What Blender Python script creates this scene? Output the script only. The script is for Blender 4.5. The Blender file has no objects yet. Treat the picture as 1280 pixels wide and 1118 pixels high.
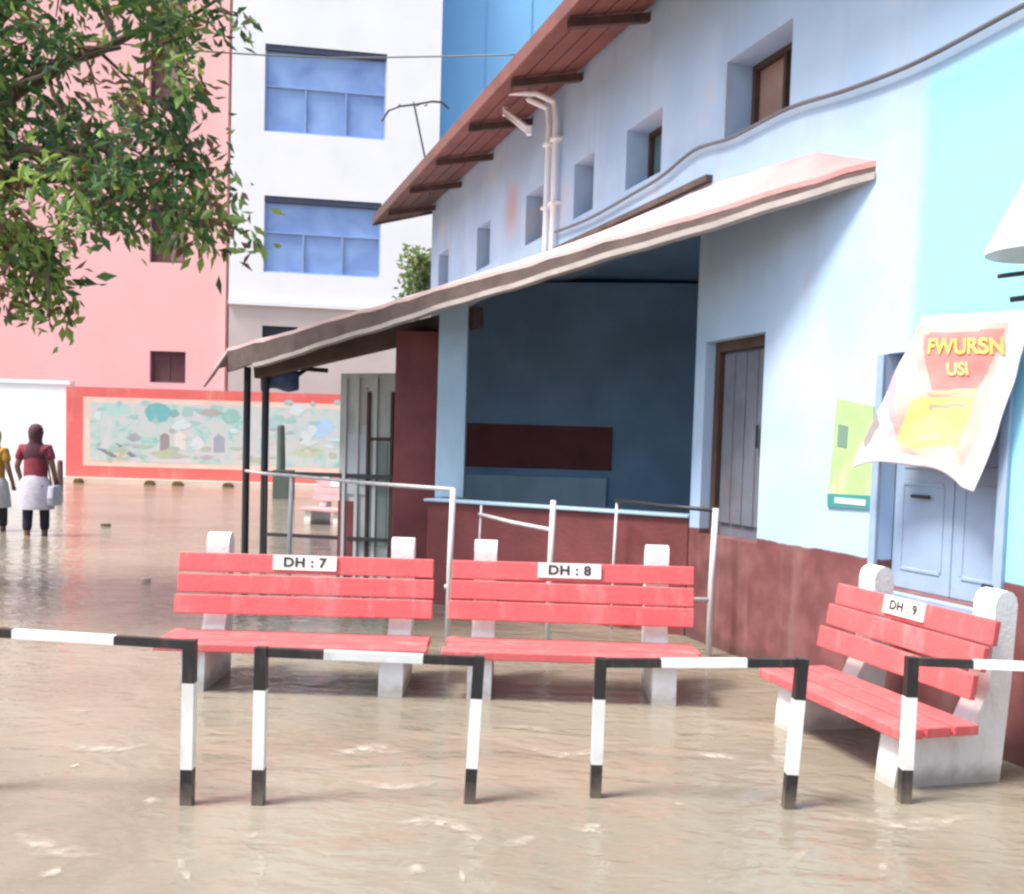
import bpy, math, random
from mathutils import Vector, Matrix, noise
R_ = math.radians
sc = bpy.context.scene
COL = sc.collection
random.seed(7)

# ------------------------------------------------------------------ camera
FP, CH = 1250.0, 1.5                      # focal length in px of a 1280 px wide frame, eye height above the water
PIT, ROL = R_(3.0), R_(1.7)
F = Vector((0, math.cos(PIT), -math.sin(PIT))); U0 = Vector((0, math.sin(PIT), math.cos(PIT))); R0 = Vector((1, 0, 0))
RV = R0*math.cos(ROL) + U0*math.sin(ROL); UV = U0*math.cos(ROL) - R0*math.sin(ROL)
CX, CY = 640.0, 560 + FP*math.tan(PIT)*math.cos(ROL)
CAM = Vector((0, 0, CH))
def ray(px, py): return F + RV*((px-CX)/FP) - UV*((py-CY)/FP)
def at(px, py, Y):                         # point seen at a pixel, Y metres in front
    d = ray(px, py); return CAM + d*(Y/d.y)
def atz(px, py, z=0.0):                    # point seen at a pixel, on the level z
    d = ray(px, py); return CAM + d*((z-CH)/d.z)
def atp(px, py, p0, n):
    d = ray(px, py); return CAM + d*((p0-CAM).dot(n)/d.dot(n))
cam = bpy.data.cameras.new("camera"); co = bpy.data.objects.new("camera", cam); COL.objects.link(co)
cam.sensor_width = 36; cam.lens = FP/1280*36; cam.shift_y = (CY-559)/1280; cam.clip_end = 500; cam.clip_start = .05
m = Matrix((RV, UV, -F)).transposed().to_4x4(); m.translation = CAM; co.matrix_world = m
sc.camera = co

# ------------------------------------------------------------------ light
w = bpy.data.worlds.new("World"); sc.world = w; w.use_nodes = True
SUN_EL, SUN_AZ = R_(61), R_(247)           # azimuth clockwise from +Y
nt = w.node_tree; bg = nt.nodes["Background"]; sky = nt.nodes.new("ShaderNodeTexSky")
sky.sky_type = 'NISHITA'; sky.sun_disc = False; sky.sun_elevation = SUN_EL; sky.sun_rotation = SUN_AZ
sky.dust_density = 3.0; sky.air_density = 1.0; sky.ozone_density = 1.0
nt.links.new(sky.outputs[0], bg.inputs[0]); bg.inputs[1].default_value = 0.118
sl = bpy.data.lights.new("sun", 'SUN'); sl.energy = 2.5; sl.angle = R_(15); sl.color = (1, .97, .93)
so = bpy.data.objects.new("sun", sl); COL.objects.link(so)
sd = Vector((math.sin(SUN_AZ)*math.cos(SUN_EL), math.cos(SUN_AZ)*math.cos(SUN_EL), math.sin(SUN_EL)))
so.rotation_euler = sd.to_track_quat('Z', 'Y').to_euler()
vs = sc.view_settings; vs.view_transform = 'Standard'; vs.look = 'None'; vs.exposure = 1.42; vs.gamma = 1
sc.cycles.filter_width = 2.6
sc.cycles.max_bounces = 8; sc.cycles.use_denoising = True

# ------------------------------------------------------------------ materials
MATS = {}
def mat(name, col, rough=.6, var=.12, scale=3.0, bump=.0, bscale=40.0, metal=0.0, dirt=None, dirt_amt=.3, spec=.4, mud=None):
    """painted or raw surface: base colour with soft blotches, optional dirt stain and fine bump"""
    if name in MATS: return MATS[name]
    M = bpy.data.materials.new(name); M.use_nodes = True; t = M.node_tree; b = t.nodes["Principled BSDF"]
    tc = t.nodes.new("ShaderNodeTexCoord")
    nz = t.nodes.new("ShaderNodeTexNoise"); nz.inputs['Scale'].default_value = scale; nz.inputs['Detail'].default_value = 6
    t.links.new(tc.outputs['Object'], nz.inputs['Vector'])
    rp = t.nodes.new("ShaderNodeValToRGB"); rp.color_ramp.elements[0].position = .3; rp.color_ramp.elements[1].position = .7
    rp.color_ramp.elements[0].color = (*[c*(1-var) for c in col], 1); rp.color_ramp.elements[1].color = (*[min(1, c*(1+var*.6)) for c in col], 1)
    t.links.new(nz.outputs[0], rp.inputs[0]); out = rp.outputs[0]
    if dirt:
        n2 = t.nodes.new("ShaderNodeTexNoise"); n2.inputs['Scale'].default_value = scale*.7; n2.inputs['Detail'].default_value = 8; n2.inputs['Roughness'].default_value = .7
        mp = t.nodes.new("ShaderNodeMapping"); mp.inputs['Scale'].default_value = (2.2, 2.2, .55); mp.inputs['Location'].default_value = (3, 1, 7)
        t.links.new(tc.outputs['Object'], mp.inputs[0]); t.links.new(mp.outputs[0], n2.inputs['Vector'])
        r2 = t.nodes.new("ShaderNodeValToRGB"); r2.color_ramp.elements[0].position = .52; r2.color_ramp.elements[1].position = .78
        mu = t.nodes.new("ShaderNodeMath"); mu.operation = 'MULTIPLY'; mu.inputs[1].default_value = dirt_amt
        t.links.new(n2.outputs[0], r2.inputs[0]); t.links.new(r2.outputs[0], mu.inputs[0])
        mx = t.nodes.new("ShaderNodeMixRGB"); mx.inputs[2].default_value = (*dirt, 1)
        t.links.new(mu.outputs[0], mx.inputs[0]); t.links.new(out, mx.inputs[1]); out = mx.outputs[0]
    if mud is not None:                    # silt left just above the water line
        sp = t.nodes.new("ShaderNodeSeparateXYZ"); t.links.new(tc.outputs['Object'], sp.inputs[0])
        n4 = t.nodes.new("ShaderNodeTexNoise"); n4.inputs['Scale'].default_value = 14; t.links.new(tc.outputs['Object'], n4.inputs['Vector'])
        a1 = t.nodes.new("ShaderNodeMath"); a1.operation = 'MULTIPLY_ADD'; t.links.new(n4.outputs[0], a1.inputs[0]); a1.inputs[1].default_value = -.09; t.links.new(sp.outputs[2], a1.inputs[2])
        mr = t.nodes.new("ShaderNodeMapRange"); mr.inputs[1].default_value = mud+.03; mr.inputs[2].default_value = mud-.04; mr.inputs[3].default_value = 0; mr.inputs[4].default_value = .6; t.links.new(a1.outputs[0], mr.inputs[0])
        m4 = t.nodes.new("ShaderNodeMixRGB"); m4.inputs[2].default_value = (.21, .165, .12, 1); t.links.new(mr.outputs[0], m4.inputs[0]); t.links.new(out, m4.inputs[1]); out = m4.outputs[0]
    t.links.new(out, b.inputs['Base Color'])
    b.inputs['Roughness'].default_value = rough; b.inputs['Metallic'].default_value = metal
    b.inputs['Specular IOR Level'].default_value = spec
    if bump:
        n3 = t.nodes.new("ShaderNodeTexNoise"); n3.inputs['Scale'].default_value = bscale; n3.inputs['Detail'].default_value = 4
        t.links.new(tc.outputs['Object'], n3.inputs['Vector'])
        bp = t.nodes.new("ShaderNodeBump"); bp.inputs['Strength'].default_value = bump; bp.inputs['Distance'].default_value = .02
        t.links.new(n3.outputs[0], bp.inputs['Height']); t.links.new(bp.outputs[0], b.inputs['Normal'])
    MATS[name] = M; return M

def station_wall_mat():
    """pale blue limewash, a brighter turquoise field and a maroon dado with uneven edges (local x along the wall, z up)"""
    M = bpy.data.materials.new("station_paint"); M.use_nodes = True; t = M.node_tree; b = t.nodes["Principled BSDF"]; L = t.links.new
    def N(k): return t.nodes.new(k)
    def math_(op, a, b_=None):
        n = N("ShaderNodeMath"); n.operation = op
        for i, v in enumerate((a, b_)):
            if v is None: continue
            if isinstance(v, (int, float)): n.inputs[i].default_value = v
            else: L(v, n.inputs[i])
        return n.outputs[0]
    def ramp(v, lo, hi):
        n = N("ShaderNodeMapRange"); n.interpolation_type = 'SMOOTHSTEP'; L(v, n.inputs[0]); n.inputs[1].default_value = lo; n.inputs[2].default_value = hi; return n.outputs[0]
    tc = N("ShaderNodeTexCoord"); sp = N("ShaderNodeSeparateXYZ"); L(tc.outputs['Object'], sp.inputs[0]); x, z = sp.outputs[0], sp.outputs[2]
    nz = N("ShaderNodeTexNoise"); nz.inputs['Scale'].default_value = 1.3; nz.inputs['Detail'].default_value = 7; L(tc.outputs['Object'], nz.inputs['Vector'])
    ns = N("ShaderNodeTexNoise"); ns.inputs['Scale'].default_value = 5; ns.inputs['Detail'].default_value = 5; L(tc.outputs['Object'], ns.inputs['Vector'])
    mp = N("ShaderNodeMapping"); mp.inputs['Scale'].default_value = (3.0, 3.0, .35); L(tc.outputs['Object'], mp.inputs[0])
    st = N("ShaderNodeTexNoise"); st.inputs['Scale'].default_value = 1.6; st.inputs['Detail'].default_value = 8; L(mp.outputs[0], st.inputs['Vector'])
    def mix(f, a, b_):
        n = N("ShaderNodeMixRGB")
        L(f, n.inputs[0])
        for i, v in ((1, a), (2, b_)):
            if isinstance(v, tuple): n.inputs[i].default_value = (*v, 1)
            else: L(v, n.inputs[i])
        return n.outputs[0]
    wob = math_('MULTIPLY', math_('SUBTRACT', ns.outputs[0], .5), .12)
    base = mix(ramp(nz.outputs[0], .35, .65), (.385, .53, .71), (.455, .595, .755))
    # rain streaks and patched plaster
    base = mix(math_('MULTIPLY', ramp(st.outputs[0], .5, .75), .4), base, (.40, .42, .48))
    patch = ramp(nz.outputs[0], .6, .68)
    base = mix(math_('MULTIPLY', patch, .35), base, (.66, .55, .55))
    ex = math_('ABSOLUTE', math_('SUBTRACT', x, 8.15)); ez = math_('ABSOLUTE', math_('SUBTRACT', z, 4.5))
    base = mix(math_('MULTIPLY', math_('MULTIPLY', ramp(math_('ADD', ex, wob), .42, .0), ramp(math_('ADD', ez, wob), .5, .05)), .8), base, (.55, .33, .30))
    # turquoise field near the shuttered door
    fx = ramp(math_('ADD', x, wob), .80, .66); fz = ramp(math_('ADD', z, wob), 3.75, 3.55)
    base = mix(math_('MULTIPLY', fx, fz), base, (.28, .61, .76))
    # maroon dado
    mar = mix(ramp(ns.outputs[0], .35, .7), (.15, .052, .050), (.22, .085, .08))
    mar = mix(math_('MULTIPLY', ramp(st.outputs[0], .5, .75), .35), mar, (.33, .2, .18))
    dz = ramp(math_('ADD', z, math_('MULTIPLY', wob, .35)), .905, .89)
    base = mix(dz, base, mar)
    base = mix(math_('MULTIPLY', ramp(math_('ADD', z, wob), .16, .04), .65), base, (.085, .05, .042))
    L(base, b.inputs['Base Color']); b.inputs['Roughness'].default_value = .75; b.inputs['Specular IOR Level'].default_value = .3
    bp = N("ShaderNodeBump"); bp.inputs['Strength'].default_value = .25; bp.inputs['Distance'].default_value = .02
    L(ns.outputs[0], bp.inputs['Height']); L(bp.outputs[0], b.inputs['Normal'])
    return M

def water_mat():
    M = bpy.data.materials.new("muddy_water"); M.use_nodes = True; t = M.node_tree; b = t.nodes["Principled BSDF"]; L = t.links.new
    tc = t.nodes.new("ShaderNodeTexCoord")
    n1 = t.nodes.new("ShaderNodeTexNoise"); n1.inputs['Scale'].default_value = .5; n1.inputs['Detail'].default_value = 8; n1.inputs['Distortion'].default_value = .8
    L(tc.outputs['Object'], n1.inputs['Vector'])
    rp = t.nodes.new("ShaderNodeValToRGB"); e = rp.color_ramp.elements
    e[0].position = .3; e[0].color = (.178, .155, .116, 1); e[1].position = .72; e[1].color = (.275, .24, .182, 1)
    L(n1.outputs[0], rp.inputs[0]); L(rp.outputs[0], b.inputs['Base Color'])
    b.inputs['Roughness'].default_value = .09; b.inputs['IOR'].default_value = 1.33
    mp = t.nodes.new("ShaderNodeMapping"); mp.inputs['Scale'].default_value = (.8, 1.35, 1); mp.inputs['Rotation'].default_value = (0, 0, .25); L(tc.outputs['Object'], mp.inputs[0])
    w1 = t.nodes.new("ShaderNodeTexNoise"); w1.inputs['Scale'].default_value = 2.6; w1.inputs['Detail'].default_value = 2.5; w1.inputs['Distortion'].default_value = .7; L(mp.outputs[0], w1.inputs['Vector'])
    w2 = t.nodes.new("ShaderNodeTexNoise"); w2.inputs['Scale'].default_value = 11; w2.inputs['Detail'].default_value = 3; w2.inputs['Distortion'].default_value = .6; L(mp.outputs[0], w2.inputs['Vector'])
    ad = t.nodes.new("ShaderNodeMath"); ad.operation = 'MULTIPLY_ADD'; L(w2.outputs[0], ad.inputs[0]); ad.inputs[1].default_value = .30; L(w1.outputs[0], ad.inputs[2])
    bp = t.nodes.new("ShaderNodeBump"); bp.inputs['Strength'].default_value = .46; bp.inputs['Distance'].default_value = .06
    L(ad.outputs[0], bp.inputs['Height']); L(bp.outputs[0], b.inputs['Normal'])
    return M

M_red   = mat("red_paint", (.62, .115, .115), .5, .14, 4, .15, 30, dirt=(.60, .36, .33), dirt_amt=.55)
M_white = mat("white_limewash", (.78, .76, .72), .7, .08, 5, .2, 40, dirt=(.42, .36, .30), dirt_amt=.5, mud=.03)
M_bw_w  = mat("barrier_white", (.80, .78, .74), .4, .06, 8, .05, 60, dirt=(.45, .36, .28), dirt_amt=.55, mud=.2)
M_bw_k  = mat("barrier_black", (.025, .022, .022), .42, .3, 8, .05, 60, dirt=(.14, .10, .08), dirt_amt=.6, mud=.17)
M_pipe  = mat("pale_steel_pipe", (.60, .58, .56), .45, .12, 9, dirt=(.25, .13, .09), dirt_amt=.5)
M_dkpipe= mat("black_steel", (.03, .032, .035), .45, .2, 9)
M_wood  = mat("dark_timber", (.085, .05, .04), .8, .3, 6, .3, 30)
M_fascia= mat("weathered_fascia", (.12, .085, .075), .8, .3, 4, .3, 30, dirt=(.05, .04, .035), dirt_amt=.6)
M_batten= mat("pale_batten", (.42, .37, .34), .75, .2, 5)
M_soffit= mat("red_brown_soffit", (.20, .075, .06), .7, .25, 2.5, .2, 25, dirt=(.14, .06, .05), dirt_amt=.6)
M_sheet = mat("pinkish_cement_sheet", (.60, .43, .41), .8, .15, 2, .3, 30, dirt=(.4, .34, .3), dirt_amt=.4)
def along(M, x0, x1, colr, amt=.85):        # a second colour taking over between local x0 and x1
    t = M.node_tree; b = t.nodes["Principled BSDF"]; src = b.inputs['Base Color'].links[0].from_socket
    tc = t.nodes.new("ShaderNodeTexCoord"); sp = t.nodes.new("ShaderNodeSeparateXYZ"); t.links.new(tc.outputs['Object'], sp.inputs[0])
    nz = t.nodes.new("ShaderNodeTexNoise"); nz.inputs['Scale'].default_value = 2.2; nz.inputs['Detail'].default_value = 6; t.links.new(tc.outputs['Object'], nz.inputs['Vector'])
    ma = t.nodes.new("ShaderNodeMath"); ma.operation = 'MULTIPLY_ADD'; ma.inputs[1].default_value = abs(x1-x0)*.9; t.links.new(nz.outputs[0], ma.inputs[0]); t.links.new(sp.outputs[0], ma.inputs[2])
    mr = t.nodes.new("ShaderNodeMapRange"); mr.interpolation_type = 'SMOOTHSTEP'; o_ = abs(x1-x0)*.45
    mr.inputs[1].default_value = x0+o_; mr.inputs[2].default_value = x1+o_; mr.inputs[4].default_value = amt; t.links.new(ma.outputs[0], mr.inputs[0])
    mx = t.nodes.new("ShaderNodeMixRGB"); mx.inputs[2].default_value = (*colr, 1); t.links.new(mr.outputs[0], mx.inputs[0]); t.links.new(src, mx.inputs[1]); t.links.new(mx.outputs[0], b.inputs['Base Color'])
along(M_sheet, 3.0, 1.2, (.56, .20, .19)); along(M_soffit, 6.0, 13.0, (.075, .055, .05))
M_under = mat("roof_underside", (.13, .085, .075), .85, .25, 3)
M_marn  = mat("maroon_paint", (.19, .05, .05), .7, .25, 3, .2, 30)
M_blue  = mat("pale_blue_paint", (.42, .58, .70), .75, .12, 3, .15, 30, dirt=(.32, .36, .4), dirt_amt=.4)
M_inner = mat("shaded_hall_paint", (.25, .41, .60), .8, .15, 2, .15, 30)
M_door  = mat("slate_grey_door", (.15, .165, .20), .6, .2, 5, .1, 30, dirt=(.2, .1, .09), dirt_amt=.6)
M_shut  = mat("blue_grey_shutter", (.30, .40, .53), .6, .1, 5, .1, 30, dirt=(.3, .33, .38), dirt_amt=.4)
M_dark  = mat("dark_opening", (.02, .03, .035), .5, .2, 3)
M_brown = mat("brown_window_leaf", (.36, .22, .17), .7, .15, 4)
M_teal  = mat("teal_window_leaf", (.12, .22, .25), .6, .15, 4)
M_conc  = mat("grey_board", (.52, .53, .50), .8, .25, 2.2, .15, 25, dirt=(.5, .5, .48), dirt_amt=.6)
M_bark  = mat("bark", (.11, .075, .05), .9, .3, 8, .5, 20)
M_pink  = mat("pink_render", (.78, .43, .41), .85, .06, .5, .1, 8, dirt=(.7, .38, .34), dirt_amt=.3)
M_bwht  = mat("white_render", (.88, .87, .85), .8, .04, .5, .08, 8, dirt=(.68, .66, .62), dirt_amt=.3)
M_beige = mat("beige_render", (.62, .53, .47), .85, .08, .6, .1, 8)
M_cblue = mat("blue_cladding", (.22, .50, .80), .5, .06, .4)
M_redf  = mat("coral_red_frame", (.70, .13, .11), .7, .12, 1.5, dirt=(.72, .4, .3), dirt_amt=.4)
M_skin  = mat("brown_skin", (.22, .115, .075), .6, .08, 10)
M_glass = bpy.data.materials.new("blue_glass"); M_glass.use_nodes = True
_b = M_glass.node_tree.nodes["Principled BSDF"]; _t = M_glass.node_tree
_n = _t.nodes.new("ShaderNodeTexNoise"); _n.inputs['Scale'].default_value = .8; _n.inputs['Detail'].default_value = 3; _n.inputs['Distortion'].default_value = .5  # mottling in the base colour stands in for reflections on the glass
_c = _t.nodes.new("ShaderNodeTexCoord"); _t.links.new(_c.outputs['Object'], _n.inputs['Vector'])
_r = _t.nodes.new("ShaderNodeValToRGB"); _r.color_ramp.elements[0].position = .35; _r.color_ramp.elements[0].color = (.20, .31, .60, 1); _r.color_ramp.elements[1].position = .68; _r.color_ramp.elements[1].color = (.30, .46, .74, 1)
_t.links.new(_n.outputs[0], _r.inputs[0]); _t.links.new(_r.outputs[0], _b.inputs['Base Color']); _b.inputs['Roughness'].default_value = .12
def flat(name, col, rough=.6): return mat(name, col, rough, .05, 6)

# ------------------------------------------------------------------ mesh helpers
class MB:
    def __init__(s): s.v = []; s.f = []; s.m = []
    def add(s, vs, fs, mi=0):
        o = len(s.v); s.v += [Vector(v) for v in vs]; s.f += [tuple(i+o for i in f) for f in fs]; s.m += [mi]*len(fs); return s
    def box(s, c, d, mi=0, mx=None):
        x, y, z = (k/2 for k in d); c = Vector(c)
        vs = [Vector((sx*x, sy*y, sz*z)) for sx in (-1, 1) for sy in (-1, 1) for sz in (-1, 1)]
        vs = [(mx @ v if mx else v) + c for v in vs]
        return s.add(vs, [(0, 1, 3, 2), (4, 6, 7, 5), (0, 4, 5, 1), (2, 3, 7, 6), (0, 2, 6, 4), (1, 5, 7, 3)], mi)
    def hexa(s, a, b, mi=0):               # two quads, four corners each in the same order
        return s.add(list(a)+list(b), [(3, 2, 1, 0), (4, 5, 6, 7), (0, 1, 5, 4), (1, 2, 6, 5), (2, 3, 7, 6), (3, 0, 4, 7)], mi)
    def beam(s, p, q, wd, ht, mi=0, up=Vector((0, 0, 1))):
        p, q = Vector(p), Vector(q); d = (q-p).normalized(); sd_ = d.cross(up)
        if sd_.length < 1e-4: sd_ = Vector((1, 0, 0))
        sd_.normalize(); u = sd_.cross(d)
        k = [(-1, -1), (1, -1), (1, 1), (-1, 1)]
        return s.hexa([p+sd_*(a*wd/2)+u*(b*ht/2) for a, b in k], [q+sd_*(a*wd/2)+u*(b*ht/2) for a, b in k], mi)
    def tube(s, pts, r, n=8, mi=0):
        pts = [Vector(p) for p in pts]; rs = r if isinstance(r, (list, tuple)) else [r]*len(pts); rings = []
        for i, p in enumerate(pts):
            d = (pts[min(i+1, len(pts)-1)]-pts[max(i-1, 0)]).normalized()
            a = d.cross(Vector((0, 0, 1)) if abs(d.z) < .9 else Vector((1, 0, 0))).normalized(); b = a.cross(d)
            rings.append([p+(a*math.cos(t)+b*math.sin(t))*rs[i] for t in (2*math.pi*k/n for k in range(n))])
        vs = [v for rg in rings for v in rg]; fs = []
        for i in range(len(pts)-1):
            for k in range(n): fs.append((i*n+k, i*n+(k+1) % n, (i+1)*n+(k+1) % n, (i+1)*n+k))
        fs.append(tuple(range(n))[::-1]); fs.append(tuple((len(pts)-1)*n+k for k in range(n)))
        return s.add(vs, fs, mi)
    def prism(s, poly, ex, mi=0):          # 3-D polygon extruded along a vector
        n = len(poly); ex = Vector(ex); vs = [Vector(p) for p in poly]; vs += [v+ex for v in vs]
        return s.add(vs, [tuple(range(n))[::-1], tuple(range(n, 2*n))]+[(i, (i+1) % n, (i+1) % n+n, i+n) for i in range(n)], mi)
    def lathe(s, c, prof, n=20, mi=0):
        c = Vector(c); vs = []; fs = []
        for r, z in prof: vs += [c+Vector((r*math.cos(2*math.pi*k/n), r*math.sin(2*math.pi*k/n), z)) for k in range(n)]
        for i in range(len(prof)-1):
            for k in range(n): fs.append((i*n+k, i*n+(k+1) % n, (i+1)*n+(k+1) % n, (i+1)*n+k))
        return s.add(vs, fs, mi)
    def text(s, body, size, fn, ext=.0, mi=0, spacing=1.0):   # lettering, each vertex placed by fn(x, y, depth)
        cu = bpy.data.curves.new("lettering", 'FONT'); cu.body = body; cu.size = size; cu.align_x = 'CENTER'; cu.align_y = 'CENTER'; cu.space_character = spacing
        cu.offset = size*.035
        o = bpy.data.objects.new("lettering", cu); COL.objects.link(o); dg = bpy.context.evaluated_depsgraph_get(); dg.update()
        me = bpy.data.meshes.new_from_object(o.evaluated_get(dg)); 
        s.add([fn(v.co.x, v.co.y, 0) for v in me.vertices], [tuple(p.vertices) for p in me.polygons], mi)
        bpy.data.objects.remove(o); bpy.data.meshes.remove(me); bpy.data.curves.remove(cu); return s
def rootmat(o):
    mm = o.matrix_basis.copy()
    while o.parent: o = o.parent; mm = o.matrix_basis @ mm
    return mm
def obj(name, mb, mats, parent=None, world=False, bevel=0, smooth=False):
    me = bpy.data.meshes.new(name)
    vs = mb.v
    if world and parent: inv = rootmat(parent).inverted(); vs = [inv @ v for v in vs]
    me.from_pydata([tuple(v) for v in vs], [], mb.f)
    mats = mats if isinstance(mats, (list, tuple)) else [mats]
    for k in mats: me.materials.append(k)
    for p, i in zip(me.polygons, mb.m): p.material_index = i; p.use_smooth = smooth
    me.update()
    o = bpy.data.objects.new(name, me); COL.objects.link(o)
    if parent: o.parent = parent
    if bevel:
        b = o.modifiers.new("edge", 'BEVEL'); b.width = bevel; b.segments = 2; b.limit_method = 'ANGLE'
    return o
def tag(o, label=None, cat=None, group=None, kind=None):
    for k, v in (("label", label), ("category", cat), ("group", group), ("kind", kind)):
        if v: o[k] = v
    return o
def thing(name, label, cat, loc=(0, 0, 0), rz=0, group=None, mw=None):
    o = bpy.data.objects.new(name, None); COL.objects.link(o); o.empty_display_size = .2
    if mw is not None: o.matrix_basis = mw
    else: o.matrix_basis = Matrix.Translation(Vector(loc)) @ Matrix.Rotation(rz, 4, 'Z')
    return tag(o, label, cat, group)
def copy_tree(o, parent=None):
    c = o.copy(); COL.objects.link(c); c.parent = parent
    for ch in o.children: copy_tree(ch, c)
    return c
def skin(verts, edges, radii, lvl=2):      # one continuous tapered body from a skeleton
    me = bpy.data.meshes.new("skeleton"); me.from_pydata(verts, edges, []); o = bpy.data.objects.new("skeleton", me); COL.objects.link(o)
    o.modifiers.new("skin", 'SKIN'); sv = me.skin_vertices[0].data
    for i, r in enumerate(radii): sv[i].radius = r if isinstance(r, tuple) else (r, r)
    sv[0].use_root = True
    s_ = o.modifiers.new("sub", 'SUBSURF'); s_.levels = lvl; s_.render_levels = lvl
    dg = bpy.context.evaluated_depsgraph_get(); dg.update(); em = bpy.data.meshes.new_from_object(o.evaluated_get(dg))
    mb = MB(); mb.add([v.co.copy() for v in em.vertices], [tuple(p.vertices) for p in em.polygons])
    bpy.data.objects.remove(o); bpy.data.meshes.remove(me); bpy.data.meshes.remove(em); return mb

GZ = -.15                                  # paved ground under the flood water
# ------------------------------------------------------------------ ground and water
g = MB(); g.add([(-150, -60, GZ), (150, -60, GZ), (150, 200, GZ), (-150, 200, GZ)], [(0, 1, 2, 3)])
tag(obj("ground", g, mat("wet_paving", (.12, .095, .075), .7, .2, 1)), kind="structure")
g = MB(); g.add([(-150, -60, 0), (150, -60, 0), (150, 200, 0), (-150, 200, 0)], [(0, 1, 2, 3)])
tag(obj("flood_water", g, water_mat()), kind="structure")

# ------------------------------------------------------------------ station building (local x along the wall, y out of it, z up)
VPd = ray(220, 548); WD = Vector((VPd.x, VPd.y, 0)).normalized(); ND = Vector((-WD.y, WD.x, 0)); P0 = atz(1240, 945)
MW = Matrix((( WD.x, ND.x, 0, P0.x), (WD.y, ND.y, 0, P0.y), (0, 0, 1, 0), (0, 0, 0, 1)))
IW = MW.inverted()
def onwall(px, py, off=0.0): return IW @ atp(px, py, P0+ND*off, ND)     # local point on the plane off the wall
S = thing("station_building", "pale blue painted building with maroon dado, red eave and a sloping porch roof", "building", mw=MW)
M_wall = station_wall_mat()
UEND, UNEAR, ZTOP, TH = 12.35, -7.0, 5.5, .3
wins = [(2.08, 2.95, 3.90, 4.50, .27, M_brown), (4.02, 4.75, 3.94, 4.50, .27, M_teal), (5.52, 6.05, 3.94, 4.52, .27, M_teal), (7.0, 7.6, 3.94, 4.54, .27, M_dark),
        (9.05, 9.68, 3.96, 4.56, .27, M_teal), (11.22, 11.85, 3.96, 4.56, .27, M_teal)]
doors = [(2.26, 3.10, .86, 2.38, .14), (.04, .95, .74, 2.12, .10)]
alc = (3.26, 7.15, GZ, 3.45, TH)
ops = [o_[:5] for o_ in wins]+doors+[alc]
us = sorted({UNEAR, UEND, *[o_[0] for o_ in ops], *[o_[1] for o_ in ops]}); zs = sorted({GZ, ZTOP, *[o_[2] for o_ in ops], *[o_[3] for o_ in ops]})
wm = MB()
for y, flip in ((0.0, 0), (-TH, 1)):
    for i in range(len(us)-1):
        for j in range(len(zs)-1):
            cu_, cz_ = (us[i]+us[i+1])/2, (zs[j]+zs[j+1])/2
            if any(o_[0] < cu_ < o_[1] and o_[2] < cz_ < o_[3] and (not flip or o_ is alc) for o_ in ops): continue
            q = [(us[i], y, zs[j]), (us[i+1], y, zs[j]), (us[i+1], y, zs[j+1]), (us[i], y, zs[j+1])]
            wm.add(q, [(0, 1, 2, 3) if flip else (3, 2, 1, 0)])
for a, b, c, d, dp in ops:
    for (p, q) in (((a, c), (a, d)), ((a, d), (b, d)), ((b, d), (b, c)), ((b, c), (a, c))):
        wm.add([(p[0], 0, p[1]), (q[0], 0, q[1]), (q[0], -dp, q[1]), (p[0], -dp, p[1])], [(0, 1, 2, 3)])
for u_ in (UNEAR, UEND): wm.add([(u_, 0, GZ), (u_, 0, ZTOP), (u_, -TH, ZTOP), (u_, -TH, GZ)], [(0, 1, 2, 3)])
wm.add([(UNEAR, 0, ZTOP), (UEND, 0, ZTOP), (UEND, -TH, ZTOP), (UNEAR, -TH, ZTOP)], [(0, 1, 2, 3)])
obj("wall", wm, M_wall, S)
ew = MB(); ew.box((UEND-.15, -4.2, 2.7), (.3, 7.8, 5.7)); ew.box((UNEAR+.15, -4.2, 2.7), (.3, 7.8, 5.7)); ew.box(((UEND+UNEAR)/2, -8.2, 2.7), (UEND-UNEAR, .2, 5.7))
obj("rear_wall", ew, M_wall, S)
for a, b, c, d, dp, mt in wins:
    fr = MB(); t_ = .045
    for bx in (((a+b)/2, c+t_/2, b-a, t_), ((a+b)/2, d-t_/2, b-a, t_), (a+t_/2, (c+d)/2, t_, d-c-2*t_), (b-t_/2, (c+d)/2, t_, d-c-2*t_)):
        fr.box((bx[0], -dp+.02, bx[1]), (bx[2], .05, bx[3]))
    fr.box(((a+b)/2, -dp+.02, (c+d)/2), (.035, .045, d-c-2*t_))
    wf = obj("window", fr, M_wood, S, bevel=.004)
    p_ = MB(); p_.box(((a+b)/2, -dp-.012, (c+d)/2), (b-a, .02, d-c)); obj("shutter_leaf", p_, mt, wf)
# dark door in the shade of the porch
a, b, c, d, dp = doors[0]
p_ = MB(); p_.box(((a+b)/2, -dp-.02, (c+d)/2), (b-a, .04, d-c))
dr = obj("door", p_, M_door, S); tag(dr, "dark slate door in the shade of the porch")
p_ = MB()
for k in range(4): p_.box((a+.09+(b-a-.18)*(k+.5)/4, -dp+.012, (c+d)/2), ((b-a-.18)/4-.012, .02, d-c-.2))
obj("door_plank", p_, M_door, dr, bevel=.004)
p_ = MB(); p_.box((a+.035, -dp+.02, (c+d)/2), (.07, .07, d-c)); p_.box((b-.035, -dp+.02, (c+d)/2), (.07, .07, d-c)); p_.box(((a+b)/2, -dp+.02, d-.04), (b-a-.14, .07, .08))
obj("door_frame", p_, M_wood, dr, bevel=.005)
p_ = MB(); p_.tube([(a+.2, -dp+.05, 1.55), (a+.2, -dp+.05, 1.72)], .012); obj("handle", p_, M_dkpipe, dr)
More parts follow.
